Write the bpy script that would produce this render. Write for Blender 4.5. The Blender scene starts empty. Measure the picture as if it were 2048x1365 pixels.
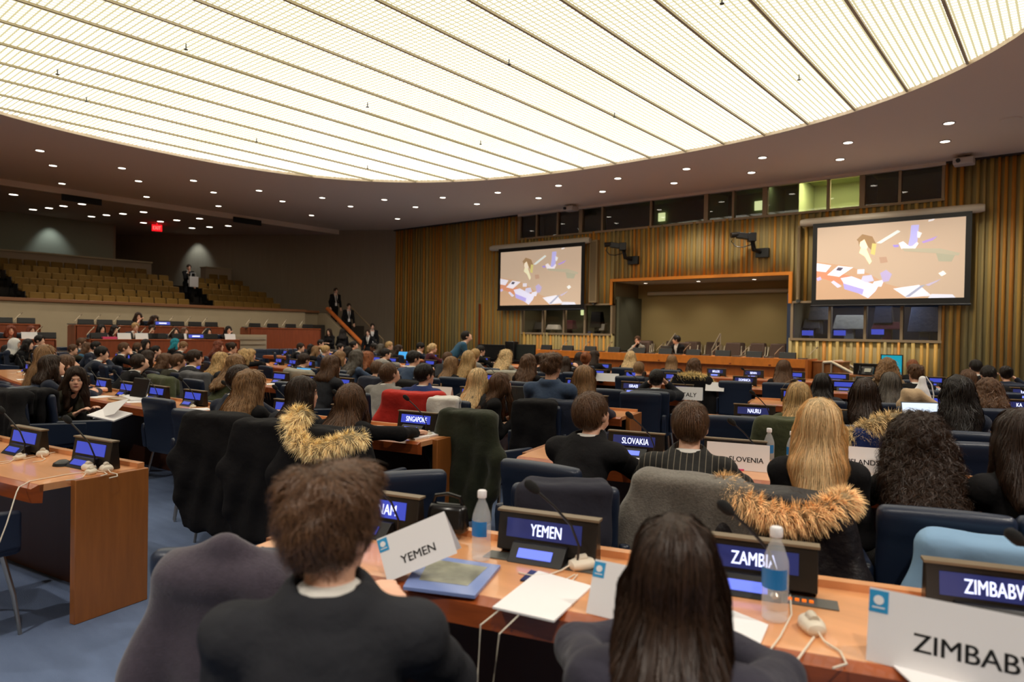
import bpy, bmesh, math, random
import numpy as np
from mathutils import Vector, Matrix, Euler
from mathutils.kdtree import KDTree
random.seed(7); rng = np.random.default_rng(7)
S = bpy.context.scene
COL = S.collection
R = math.radians
# ---------------------------------------------------------------- camera
W0, H0, FPX = 2048.0, 1365.0, 1365.0
EYE = Vector((0, 0, 1.55))
cd = bpy.data.cameras.new('camera'); cam = bpy.data.objects.new('camera', cd); COL.objects.link(cam)
cd.sensor_width = 36; cd.lens = 36 * FPX / W0; cd.clip_end = 200; cd.clip_start = 0.05
CM = Matrix.Rotation(R(39.5), 3, 'Z') @ Matrix.Rotation(R(90 - 0.73), 3, 'X') @ Matrix.Rotation(R(1.0), 3, 'Z')
cam.matrix_world = Matrix.Translation(EYE) @ CM.to_4x4()
cd.dof.use_dof = True; cd.dof.focus_distance = 5.2; cd.dof.aperture_fstop = 2.4
S.camera = cam
# ---------------------------------------------------------------- world, colour, big lights
wd = bpy.data.worlds.new('world'); S.world = wd; wd.use_nodes = True
wd.node_tree.nodes['Background'].inputs[0].default_value = (0.30, 0.24, 0.18, 1)
wd.node_tree.nodes['Background'].inputs[1].default_value = 0.05
S.view_settings.view_transform = 'Standard'; S.view_settings.look = 'None'
S.view_settings.exposure = 0.0; S.view_settings.gamma = 1.0; S.view_settings.use_curve_mapping = False
CEIL_GLOW = 2.45          # luminous ceiling panels
CEIL = 6.2                # main ceiling height
GALC = 6.0                # gallery ceiling height
S.cycles.max_bounces = 8; S.cycles.diffuse_bounces = 6; S.cycles.glossy_bounces = 3
S.cycles.transmission_bounces = 6; S.cycles.transparent_max_bounces = 8
S.cycles.caustics_reflective = False; S.cycles.caustics_refractive = False
S.cycles.sample_clamp_indirect = 4

def ray(px, py):
    return (CM @ Vector(((px - W0 / 2) / FPX, -(py - H0 / 2) / FPX, -1.0)))
def hitz(px, py, z):
    d = ray(px, py); t = (z - EYE.z) / d.z
    return EYE + d * t
def hitx(px, py, x):
    d = ray(px, py); return EYE + d * ((x - EYE.x) / d.x)
def hity(px, py, y):
    d = ray(px, py); return EYE + d * ((y - EYE.y) / d.y)
def atz(px, py, depth):
    return EYE + ray(px, py) * depth
# ---------------------------------------------------------------- helpers
def lin(c):
    return tuple((v / 12.92 if v <= 0.04045 else ((v + 0.055) / 1.055) ** 2.4) for v in (x / 255.0 for x in c))
MATS = {}
def mat(name, rgb, rough=0.6, metal=0.0, noise=None, bump=None, spec=0.5, sheen=0.0, trans=0.0, emit=None, es=1.0, alpha=1.0, attr=False, coat=0.0, stripes=None):
    """rgb 0-255. noise=(scale, amount, stretch xyz); bump=(scale, strength, stretch)"""
    if name in MATS: return MATS[name]
    m = bpy.data.materials.new(name); m.use_nodes = True; nt = m.node_tree; N = nt.nodes; L = nt.links
    b = N['Principled BSDF']; c = lin(rgb) + (1,)
    b.inputs['Base Color'].default_value = c; b.inputs['Roughness'].default_value = rough
    b.inputs['Metallic'].default_value = metal; b.inputs['Specular IOR Level'].default_value = spec
    b.inputs['Sheen Weight'].default_value = sheen; b.inputs['Transmission Weight'].default_value = trans
    b.inputs['Alpha'].default_value = alpha; b.inputs['Coat Weight'].default_value = coat
    if emit:
        b.inputs['Emission Color'].default_value = lin(emit) + (1,); b.inputs['Emission Strength'].default_value = es
    tc = N.new('ShaderNodeTexCoord')
    def tex(scale, st, detail=4):
        mp = N.new('ShaderNodeMapping'); mp.inputs['Scale'].default_value = st
        L.new(tc.outputs['Object'], mp.inputs['Vector'])
        t = N.new('ShaderNodeTexNoise'); t.inputs['Scale'].default_value = scale; t.inputs['Detail'].default_value = detail
        L.new(mp.outputs[0], t.inputs['Vector']); return t
    src = None
    if attr:
        a = N.new('ShaderNodeAttribute'); a.attribute_name = 'Col'
        mx = N.new('ShaderNodeMix'); mx.data_type = 'RGBA'; mx.blend_type = 'MULTIPLY'; mx.inputs[0].default_value = 1
        mx.inputs[6].default_value = c; L.new(a.outputs['Color'], mx.inputs[7]); src = mx.outputs[2]
        L.new(src, b.inputs['Base Color'])
        if emit: L.new(a.outputs['Color'], b.inputs['Emission Color'])
    if noise:
        t = tex(noise[0], noise[2] if len(noise) > 2 else (1, 1, 1))
        mr = N.new('ShaderNodeMapRange'); mr.inputs['From Min'].default_value = 0.3; mr.inputs['From Max'].default_value = 0.7
        mr.inputs['To Min'].default_value = 1 - noise[1]; mr.inputs['To Max'].default_value = 1 + noise[1]
        L.new(t.outputs['Fac'], mr.inputs['Value'])
        mx = N.new('ShaderNodeMix'); mx.data_type = 'RGBA'; mx.blend_type = 'MULTIPLY'; mx.inputs[0].default_value = 1
        if src: L.new(src, mx.inputs[6])
        else: mx.inputs[6].default_value = c
        L.new(mr.outputs[0], mx.inputs[7]); src = mx.outputs[2]; L.new(src, b.inputs['Base Color'])
    if stripes:   # (period, width, rgb) thin vertical stripes across local x
        sx = N.new('ShaderNodeSeparateXYZ'); L.new(tc.outputs['Object'], sx.inputs[0])
        mo = N.new('ShaderNodeMath'); mo.operation = 'PINGPONG'; mo.inputs[1].default_value = stripes[0] / 2
        L.new(sx.outputs[0], mo.inputs[0])
        lt = N.new('ShaderNodeMath'); lt.operation = 'LESS_THAN'; lt.inputs[1].default_value = stripes[1]
        L.new(mo.outputs[0], lt.inputs[0])
        mx = N.new('ShaderNodeMix'); mx.data_type = 'RGBA'
        L.new(lt.outputs[0], mx.inputs[0])
        if src: L.new(src, mx.inputs[6])
        else: mx.inputs[6].default_value = c
        mx.inputs[7].default_value = lin(stripes[2]) + (1,); L.new(mx.outputs[2], b.inputs['Base Color'])
    if bump:
        t = tex(bump[0], bump[2] if len(bump) > 2 else (1, 1, 1))
        bp = N.new('ShaderNodeBump'); bp.inputs['Strength'].default_value = bump[1]; bp.inputs['Distance'].default_value = bump[3] if len(bump) > 3 else 0.02
        L.new(t.outputs['Fac'], bp.inputs['Height']); L.new(bp.outputs[0], b.inputs['Normal'])
    MATS[name] = m
    return m
def mesh_np(name, V, Q=None, T=None, polys=None, col=None, smooth=False):
    me = bpy.data.meshes.new(name)
    V = np.asarray(V, dtype=np.float32)
    me.vertices.add(len(V)); me.vertices.foreach_set('co', V.ravel())
    loops = []; starts = []; n = 0
    if Q is not None and len(Q):
        Q = np.asarray(Q, dtype=np.int32); loops.append(Q.ravel()); starts.append(np.arange(len(Q)) * 4 + n); n += Q.size
    if T is not None and len(T):
        T = np.asarray(T, dtype=np.int32); loops.append(T.ravel()); starts.append(np.arange(len(T)) * 3 + n); n += T.size
    if polys:
        st = []
        fl = []
        for p in polys: st.append(n + len(fl)); fl.extend(p)
        loops.append(np.array(fl, dtype=np.int32)); starts.append(np.array(st)); n += len(fl)
    lo = np.concatenate(loops); st = np.concatenate(starts).astype(np.int32)
    me.loops.add(len(lo)); me.loops.foreach_set('vertex_index', lo)
    me.polygons.add(len(st)); me.polygons.foreach_set('loop_start', st)
    me.update(calc_edges=True)
    if smooth: me.polygons.foreach_set('use_smooth', np.ones(len(st), dtype=bool))
    if col is not None:
        a = me.color_attributes.new('Col', 'FLOAT_COLOR', 'POINT')
        c = np.ones((len(V), 4), dtype=np.float32); c[:, :3] = col; a.data.foreach_set('color', c.ravel())
    me.validate()
    return me
def link(name, me, m=None, parent=None, loc=None, rot=None):
    o = bpy.data.objects.new(name, me); COL.objects.link(o)
    if m is not None and me is not None:
        for x in (m if isinstance(m, (list, tuple)) else [m]): me.materials.append(x)
    if parent: o.parent = parent
    if loc is not None: o.location = loc
    if rot is not None: o.rotation_euler = rot
    return o
def tag(o, label=None, cat=None, group=None, kind=None):
    if label: o['label'] = label
    if cat: o['category'] = cat
    if group: o['group'] = group
    if kind: o['kind'] = kind
    return o
def empty(name, loc=(0, 0, 0), rz=0.0, label=None, cat=None, group=None):
    o = bpy.data.objects.new(name, None); COL.objects.link(o); o.location = loc; o.rotation_euler = (0, 0, rz); o.empty_display_size = 0.1
    return tag(o, label, cat, group)
def kids(o):
    return [c for c in COL.objects if c.parent is o]
TREE = {}
def register(root):
    TREE[root.name] = [(c, [(g, []) for g in kids(c)]) for c in kids(root)]
def dup(root, loc, rz, label=None, group=None):
    r = root.copy(); COL.objects.link(r); r.location = loc; r.rotation_euler = (0, 0, rz)
    if label: r['label'] = label
    if group: r['group'] = group
    for c, gs in TREE[root.name]:
        k = c.copy(); COL.objects.link(k); k.parent = r
        for g, _ in gs:
            q = g.copy(); COL.objects.link(q); q.parent = k
    return r
class MB:
    def __init__(s): s.V = []; s.F = []
    def add(s, V, F):
        n = len(s.V); s.V += [tuple(v) for v in V]; s.F += [tuple(i + n for i in f) for f in F]; return s
    def box(s, c, d, rot=None, taper=None):
        x, y, z = d[0] / 2, d[1] / 2, d[2] / 2
        V = [Vector((sx * x, sy * y, sz * z)) for sz in (-1, 1) for sy in (-1, 1) for sx in (-1, 1)]
        if taper:
            for i in range(4, 8): V[i].x *= taper[0]; V[i].y *= taper[1]
        if rot is not None:
            M = rot if isinstance(rot, Matrix) else Euler(rot).to_matrix(); V = [M @ v for v in V]
        V = [v + Vector(c) for v in V]
        return s.add(V, [(0, 2, 3, 1), (4, 5, 7, 6), (0, 1, 5, 4), (1, 3, 7, 5), (3, 2, 6, 7), (2, 0, 4, 6)])
    def bb(s, x0, x1, y0, y1, z0, z1):
        return s.box(((x0 + x1) / 2, (y0 + y1) / 2, (z0 + z1) / 2), (abs(x1 - x0), abs(y1 - y0), abs(z1 - z0)))
    def tube(s, pts, r, n=8, cap=True):
        pts = [Vector(p) for p in pts]; rs = r if isinstance(r, (list, tuple)) else [r] * len(pts)
        V = []; F = []; up = Vector((0, 0, 1))
        for i, p in enumerate(pts):
            t = (pts[min(i + 1, len(pts) - 1)] - pts[max(i - 1, 0)])
            if t.length < 1e-9: t = Vector((0, 0, 1))
            t.normalize(); a = t.cross(up if abs(t.z) < .95 else Vector((1, 0, 0))).normalized(); b = t.cross(a)
            for k in range(n):
                q = 2 * math.pi * k / n; V.append(p + (a * math.cos(q) + b * math.sin(q)) * rs[i])
        for i in range(len(pts) - 1):
            for k in range(n):
                F.append((i * n + k, i * n + (k + 1) % n, (i + 1) * n + (k + 1) % n, (i + 1) * n + k))
        if cap: F += [tuple(range(n))[::-1], tuple(range((len(pts) - 1) * n, len(pts) * n))]
        return s.add(V, F)
    def lathe(s, prof, n=16, c=(0, 0, 0)):
        V = []; F = []
        for r, z in prof:
            for k in range(n):
                q = 2 * math.pi * k / n; V.append((c[0] + r * math.cos(q), c[1] + r * math.sin(q), c[2] + z))
        for i in range(len(prof) - 1):
            for k in range(n):
                F.append((i * n + k, i * n + (k + 1) % n, (i + 1) * n + (k + 1) % n, (i + 1) * n + k))
        F += [tuple(range(n))[::-1], tuple(range((len(prof) - 1) * n, len(prof) * n))]
        return s.add(V, F)
    def prism(s, pts, axis, a, b):
        """pts 2D polygon; axis 'x','y','z' extruded a..b"""
        def P(p, t): return {'x': (t, p[0], p[1]), 'y': (p[0], t, p[1]), 'z': (p[0], p[1], t)}[axis]
        n = len(pts); V = [P(p, a) for p in pts] + [P(p, b) for p in pts]
        F = [tuple(range(n))[::-1], tuple(range(n, 2 * n))] + [(i, (i + 1) % n, n + (i + 1) % n, n + i) for i in range(n)]
        return s.add(V, F)
    def mesh(s, name, smooth=False, fix=True):
        me = bpy.data.meshes.new(name); me.from_pydata(s.V, [], s.F); me.update()
        if fix:
            bm = bmesh.new(); bm.from_mesh(me); bmesh.ops.recalc_face_normals(bm, faces=bm.faces); bm.to_mesh(me); bm.free()
        if smooth:
            me.polygons.foreach_set('use_smooth', [True] * len(me.polygons))
            me.set_sharp_from_angle(angle=R(40))
        return me
    def build(s, name, m, parent=None, smooth=False, bevel=0, loc=None, rot=None, seg=2):
        o = link(name, s.mesh(name, smooth or bevel > 0), m, parent, loc, rot)
        if bevel:
            b = o.modifiers.new('bevel', 'BEVEL'); b.width = bevel; b.segments = seg; b.limit_method = 'ANGLE'; b.angle_limit = R(40)
        return o
TXT = {}
def text_mesh(s, w, h, bold=True):
    """flat text mesh fitted to width w, height h, centred, in xz plane facing -y"""
    key = (s, round(w, 4), round(h, 4))
    if key in TXT: return TXT[key]
    cu = bpy.data.curves.new('writing', 'FONT'); cu.body = s; cu.align_x = 'CENTER'; cu.resolution_u = 3
    o = bpy.data.objects.new('writing', cu); COL.objects.link(o); bpy.context.view_layer.update()
    me = bpy.data.meshes.new_from_object(o.evaluated_get(bpy.context.evaluated_depsgraph_get()))
    bpy.data.objects.remove(o)
    n = len(me.vertices); a = np.zeros(n * 3, dtype=np.float32); me.vertices.foreach_get('co', a); a = a.reshape(-1, 3)
    lo = a.min(0); hi = a.max(0); k = h / max(hi[1] - lo[1], 1e-6); kx = min(k, w / max(hi[0] - lo[0], 1e-6))
    x = (a[:, 0] - (lo[0] + hi[0]) / 2) * kx; z = (a[:, 1] - (lo[1] + hi[1]) / 2) * k
    nf = len(me.polygons); F = [tuple(p.vertices) for p in me.polygons]; V = []; G = []
    for q, dx in enumerate((-.012, .012) if bold else (0,)):
        V += [(float(x[i]) + dx * k, 0, float(z[i])) for i in range(n)]; G += [tuple(v + q * n for v in f) for f in F]
    m2 = bpy.data.meshes.new('writing'); m2.from_pydata(V, [], G); m2.update(); bpy.data.meshes.remove(me)
    TXT[key] = m2; return m2
# ---------------------------------------------------------------- implicit surfaces
def cone(a, b, ra, rb=None, m=0): return ('c', np.array(a, float), np.array(b, float), ra, ra if rb is None else rb, m)
def ell(c, r, rot=None, m=0): return ('e', np.array(c, float), np.array(r, float), None if rot is None else np.array(rot, float), 0, m)
def rbox(c, d, rad, rot=None, m=0): return ('b', np.array(c, float), np.array(d, float), None if rot is None else np.array(rot, float), rad, m)
def torus(c, R0, r0, rot=None, m=0): return ('t', np.array(c, float), R0, None if rot is None else np.array(rot, float), r0, m)
def bounds(prims):
    lo = np.full(3, 1e9); hi = -lo
    for p in prims:
        if p[0] == 'c':
            r = max(p[3], p[4]); lo = np.minimum(lo, np.minimum(p[1], p[2]) - r); hi = np.maximum(hi, np.maximum(p[1], p[2]) + r)
        else:
            r = (p[2].max() * 1.0 if p[0] == 'e' else (np.linalg.norm(p[2]) + p[4] if p[0] == 'b' else p[2] + p[4]))
            lo = np.minimum(lo, p[1] - r); hi = np.maximum(hi, p[1] + r)
    return lo, hi
def pbounds(p):
    return bounds([p])
def sdf(p, X, Y, Z):
    if p[0] == 'c':
        a, b = p[1], p[2]; ba = b - a; L2 = max(ba @ ba, 1e-12)
        x, y, z = X - a[0], Y - a[1], Z - a[2]
        h = np.clip((x * ba[0] + y * ba[1] + z * ba[2]) / L2, 0, 1)
        return np.sqrt((x - h * ba[0]) ** 2 + (y - h * ba[1]) ** 2 + (z - h * ba[2]) ** 2) - (p[3] + (p[4] - p[3]) * h)
    c = p[1]; x, y, z = X - c[0], Y - c[1], Z - c[2]
    if p[3] is not None:
        M = p[3]
        x, y, z = (M[0, 0] * x + M[1, 0] * y + M[2, 0] * z, M[0, 1] * x + M[1, 1] * y + M[2, 1] * z, M[0, 2] * x + M[1, 2] * y + M[2, 2] * z)
    if p[0] == 'e':
        r = p[2]; k0 = np.sqrt((x / r[0]) ** 2 + (y / r[1]) ** 2 + (z / r[2]) ** 2)
        k1 = np.sqrt((x / r[0] ** 2) ** 2 + (y / r[1] ** 2) ** 2 + (z / r[2] ** 2) ** 2)
        return k0 * (k0 - 1) / np.maximum(k1, 1e-6)
    if p[0] == 'b':
        d = p[2]; qx, qy, qz = np.abs(x) - d[0] + p[4], np.abs(y) - d[1] + p[4], np.abs(z) - d[2] + p[4]
        return np.sqrt(np.maximum(qx, 0) ** 2 + np.maximum(qy, 0) ** 2 + np.maximum(qz, 0) ** 2) + np.minimum(np.maximum(qx, np.maximum(qy, qz)), 0) - p[4]
    q = np.sqrt(x * x + y * y) - p[2]
    return np.sqrt(q * q + z * z) - p[4]
def nets(prims, res, k=0.03, cuts=(), disp=None, inflate=0.0):
    lo, hi = bounds(prims); m = res * 2.5 + inflate + 0.01; lo = lo - m; hi = hi + m
    n = np.maximum(np.ceil((hi - lo) / res).astype(int) + 1, 4)
    ax = [lo[i] + np.arange(n[i]) * res for i in range(3)]
    F = np.full(n, 9.0, dtype=np.float32)
    for p in prims:
        a, b = pbounds(p); mm = k + res * 2 + inflate
        i0 = np.clip(np.floor((a - mm - lo) / res).astype(int), 0, n - 1); i1 = np.clip(np.ceil((b + mm - lo) / res).astype(int) + 1, 1, n)
        sl = tuple(slice(i0[i], i1[i]) for i in range(3))
        X, Y, Z = np.meshgrid(ax[0][sl[0]], ax[1][sl[1]], ax[2][sl[2]], indexing='ij', sparse=True)
        d = sdf(p, X, Y, Z).astype(np.float32) - inflate
        f = F[sl]; h = np.maximum(k - np.abs(f - d), 0) / k
        F[sl] = np.minimum(f, d) - h * h * k * 0.25
    X, Y, Z = np.meshgrid(*ax, indexing='ij', sparse=True)
    if disp is not None: F = F + disp(X, Y, Z).astype(np.float32)
    for c in cuts:
        d = c(X, Y, Z) if callable(c) else sdf(c, X, Y, Z)
        F = np.maximum(F, -d.astype(np.float32))
    s = F < 0
    cn = [s[i:n[0] - 1 + i, j:n[1] - 1 + j, l:n[2] - 1 + l] for i in (0, 1) for j in (0, 1) for l in (0, 1)]
    sm = sum(c.astype(np.int8) for c in cn); act = (sm > 0) & (sm < 8)
    I, J, K = np.nonzero(act)
    if len(I) == 0: return np.zeros((3, 3)), np.array([[0, 1, 2, 2]])
    g = {(i, j, l): F[I + i, J + j, K + l] for i in (0, 1) for j in (0, 1) for l in (0, 1)}
    acc = np.zeros((len(I), 3)); cnt = np.zeros(len(I))
    for a, b in [((0,0,0),(1,0,0)),((0,1,0),(1,1,0)),((0,0,1),(1,0,1)),((0,1,1),(1,1,1)),((0,0,0),(0,1,0)),((1,0,0),(1,1,0)),((0,0,1),(0,1,1)),((1,0,1),(1,1,1)),((0,0,0),(0,0,1)),((1,0,0),(1,0,1)),((0,1,0),(0,1,1)),((1,1,0),(1,1,1))]:
        fa, fb = g[a], g[b]; x = (fa < 0) != (fb < 0); t = np.where(x, fa / np.where(x, fa - fb, 1), 0)
        for q in range(3): acc[:, q] += np.where(x, a[q] + (b[q] - a[q]) * t, 0)
        cnt += x
    V = acc / cnt[:, None]
    V = (V + np.stack([I, J, K], 1)) * res + lo
    idx = np.full(act.shape, -1, dtype=np.int32); idx[I, J, K] = np.arange(len(I))
    Q = []
    for d in range(3):
        o1, o2 = (d + 1) % 3, (d + 2) % 3
        sA = [slice(1, -1)] * 3; sA[d] = slice(0, -1); sB = list(sA); sB[d] = slice(1, None)
        e = s[tuple(sA)] != s[tuple(sB)]
        P = np.stack(np.nonzero(e), 1)
        if not len(P): continue
        ins = s[tuple(sA)][tuple(P.T)]
        base = P.copy(); base[:, o1] += 1; base[:, o2] += 1      # grid index of the edge
        def cell(a, b):
            q = base.copy(); q[:, o1] -= a; q[:, o2] -= b; return idx[tuple(q.T)]
        quad = np.stack([cell(1, 1), cell(0, 1), cell(0, 0), cell(1, 0)], 1)
        quad[~ins] = quad[~ins][:, ::-1]
        Q.append(quad)
    Q = np.concatenate(Q); Q = Q[(Q >= 0).all(1)]
    return V, Q
def blob(name, prims, res, m, parent=None, k=0.03, cuts=(), disp=None, inflate=0.0, col=None):
    V, Q = nets(prims, res, k, cuts, disp, inflate)
    me = mesh_np(name, V, Q, smooth=True, col=col)
    return link(name, me, m, parent), V, Q
def vnormals(V, Q):
    a = V[Q[:, 2]] - V[Q[:, 0]]; b = V[Q[:, 3]] - V[Q[:, 1]]; n = np.cross(a, b)
    N = np.zeros_like(V)
    for i in range(4): np.add.at(N, Q[:, i], n)
    return N / np.maximum(np.linalg.norm(N, axis=1, keepdims=True), 1e-9)
def ribbons(paths, widths, nrm):
    """paths (n, s, 3), widths (n, s), nrm (n,3) -> V,Q,T"""
    n, s, _ = paths.shape
    t = np.zeros_like(paths); t[:, 1:-1] = paths[:, 2:] - paths[:, :-2]; t[:, 0] = paths[:, 1] - paths[:, 0]; t[:, -1] = paths[:, -1] - paths[:, -2]
    side = np.cross(t, nrm[:, None, :] if nrm.ndim == 2 else nrm); side /= np.maximum(np.linalg.norm(side, axis=2, keepdims=True), 1e-9)
    A = paths + side * widths[..., None] / 2; B = paths - side * widths[..., None] / 2
    V = np.stack([A, B], 2).reshape(-1, 3)
    base = (np.arange(n) * s * 2)[:, None] + np.arange(s - 1)[None] * 2
    Q = np.stack([base, base + 1, base + 3, base + 2], 2).reshape(-1, 4)
    return V, Q
# ---------------------------------------------------------------- materials
WOODS = dict(noise=(3.0, 0.14, (0.6, 6, 6)), bump=None)
M_TOP = mat('desk_wood', (222, 158, 108), 0.28, noise=(2.2, 0.07, (1, 8, 1)), coat=0.3)
M_EDGE = mat('desk_edge_wood', (158, 78, 36), 0.32, noise=(6, 0.22, (1, 1, 7)), coat=0.3)
M_PANEL = mat('panel_wood', (156, 94, 42), 0.4, noise=(9, 0.12, (4, 4, .4)), coat=0.15)
M_POD = mat('podium_wood', (196, 106, 40), 0.35, noise=(5, 0.14, (2, 2, .4)), coat=0.2)
M_RED = mat('tier_wood', (142, 70, 40), 0.4, noise=(4, 0.12, (4, 4, .6)))
M_LEATH = mat('navy_leather', (30, 41, 62), 0.36, bump=(160, 0.25, (1, 1, 1), 0.002))
M_BROWN = mat('brown_fabric', (84, 62, 50), 0.8)
M_MUST = mat('mustard_fabric', (120, 88, 26), 0.8, noise=(3, 0.10))
M_CHROME = mat('steel', (190, 180, 165), 0.28, metal=1.0)
M_PALE = mat('pale_metal', (205, 190, 165), 0.4, metal=0.6)
M_BLACK = mat('black_plastic', (22, 21, 22), 0.38)
M_CASE = mat('display_case', (34, 29, 25), 0.3)
M_CAP = mat('bronze_cap', (128, 112, 90), 0.4, metal=0.3)
M_GREY = mat('grey_plate', (96, 98, 96), 0.45, metal=0.4)
M_WHITEP = mat('ivory_plastic', (226, 216, 198), 0.4)
M_PAPER = mat('paper', (238, 236, 238), 0.7)
M_SCR = mat('screen_blue', (30, 40, 120), 0.3, emit=(70, 84, 205), es=0.75)
M_SCRD = mat('screen_dim', (30, 36, 80), 0.2, emit=(58, 64, 128), es=0.4)
M_SCRL = mat('screen_light', (60, 70, 200), 0.3, emit=(120, 140, 250), es=1.0)
M_LET = mat('letters_lit', (230, 235, 255), 0.5, emit=(214, 224, 255), es=1.0)
M_INK = mat('ink', (22, 22, 24), 0.6)
M_CYAN = mat('badge_blue', (40, 150, 205), 0.5)
M_FLOOR = mat('carpet_blue', (104, 120, 152), 0.95, noise=(2.2, 0.16, (1, 3, 1)), bump=(220, 0.5, (1, 1, 1), 0.01), spec=0.1)
M_GLASS = mat('glass', (255, 255, 255), 0.02, trans=1.0, spec=0.5)
M_PET = mat('clear_plastic', (226, 234, 240), 0.05, alpha=0.30)
M_SKIN = {'a': mat('skin_light', (234, 182, 154), 0.5), 'b': mat('skin_tan', (198, 138, 104), 0.5), 'c': mat('skin_brown', (112, 72, 50), 0.5)}
HC = {'k': (30, 22, 18), 'd': (54, 36, 25), 'b': (100, 70, 48), 'm': (150, 114, 78), 'a': (156, 92, 54), 'g': (200, 164, 112), 'y': (226, 194, 144), 'r': (128, 66, 44), 'e': (92, 84, 76), 'w': (236, 230, 224), 't': (40, 148, 168)}
def hairmat(c, strands=False):
    return mat(('strand_' if strands else 'hair_') + c, HC[c], 0.42 if c not in 'wt' else .8, attr=strands, noise=None if strands else (26, 0.42, (3, 3, .35)), bump=None if strands else (60, 0.9, (3, 3, .3), 0.02), spec=0.4)
CC = {'k': (26, 25, 27), 'n': (34, 40, 56), 'c': (44, 45, 50), 'o': (52, 50, 40), 'g': (138, 134, 130), 'G': (84, 84, 88), 'B': (36, 52, 106), 't': (44, 84, 112), 'u': (62, 78, 104), 'r': (188, 44, 36), 'M': (78, 32, 42), 'O': (224, 140, 30), 'w': (226, 222, 216), 'p': (214, 168, 158), 'L': (120, 156, 190), 'T': (186, 160, 128), 'v': (66, 60, 72), 'e': (70, 74, 50), 'q': (150, 146, 134), 'E': (44, 48, 34), 'x': (52, 50, 62)}
def cloth(c):
    return mat('cloth_' + c, CC[c], 0.88, sheen=0.0 if c in 'kco' else 0.12, noise=(5, 0.12), bump=(9, 0.55, (1, 1, 1), 0.03), spec=0.2)
M_PIN = mat('pinstripe_cloth', (30, 28, 26), 0.88, stripes=(0.030, 0.0016, (120, 112, 98)), bump=(9, 0.5, (1, 1, 1), 0.03))
M_EYEW = mat('eye_white', (225, 215, 208), 0.3); M_EYED = mat('iris_dark', (30, 18, 12), 0.2); M_BROW = mat('brow', (40, 28, 22), 0.8); M_LIP = mat('lip', (168, 92, 84), 0.5)

# ---------------------------------------------------------------- people
def rotm(yaw=0, pitch=0, roll=0):
    return np.array((Matrix.Rotation(yaw, 3, 'Z') @ Matrix.Rotation(-pitch, 3, 'X') @ Matrix.Rotation(roll, 3, 'Y')))
def strands(name, V, Q, n, length, steps, c, parent, origin, curl=0.0, lift=0.0, width=0.0022, seed=0, keep=None, spread=0.0):
    if keep is None and length < .07: keep = lambda v: v[:, 2] > origin[2] - .17
    """thin ribbons combed over a hair surface, away from the crown and down"""
    r = np.random.default_rng(seed)
    N = vnormals(V, Q); kd = KDTree(len(V))
    for i, v in enumerate(V): kd.insert(v, i)
    kd.balance()
    ids = np.arange(len(V)) if keep is None else np.nonzero(keep(V))[0]
    st = ids[r.integers(0, len(ids), n)]
    P = np.zeros((n, steps, 3)); NN = N[st].copy(); cur = V[st] + r.normal(0, 0.003, (n, 3))
    seg = length / (steps - 1)
    ph = r.uniform(0, 6.28, n); amp = r.uniform(.5, 1.2, n) * curl
    off = r.uniform(0.0005, 0.005, n) + lift * r.uniform(0, 1, n)
    pid = st.copy(); rnd = r.normal(0, 1, (n, 3)) * spread
    crown = np.array(origin)
    ln = r.uniform(.6, 1.1, n)
    for s in range(steps):
        f = s / (steps - 1)
        w = cur + NN * (off * (0.4 + f))[:, None]
        side = np.cross(NN, np.array([0, 0, 1.0])); side /= np.maximum(np.linalg.norm(side, axis=1, keepdims=True), 1e-6)
        w = w + (side * np.sin(ph + f * 9)[:, None] + NN * np.cos(ph * 1.3 + f * 9)[:, None] * .5) * (amp * (0.25 + f))[:, None]
        P[:, s] = w
        g = cur - crown; g[:, 2] = g[:, 2] * 0.4; g /= np.maximum(np.linalg.norm(g, axis=1, keepdims=True), 1e-6)
        g = g * 0.55; g[:, 2] -= 0.8
        g = g + rnd
        g = g - NN * (g * NN).sum(1, keepdims=True); g /= np.maximum(np.linalg.norm(g, axis=1, keepdims=True), 1e-6)
        nx = cur + g * (seg * ln)[:, None]
        for i in range(n):
            co, j, dist = kd.find(nx[i]); pid[i] = j
            if dist < 0.03: nx[i] = np.array(co) * .7 + nx[i] * .3
        cur = nx; NN = N[pid]
    wd = np.linspace(1, .35, steps)[None] * r.uniform(.6, 1.3, n)[:, None] * width
    RV, RQ = ribbons(P, wd, NN)
    colr = np.repeat(r.uniform(.55, 1.6, n), steps * 2)[:, None] * np.ones(3)
    me = mesh_np(name, RV, RQ, smooth=True, col=colr)
    return link(name, me, hairmat(c, True), parent)

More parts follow.
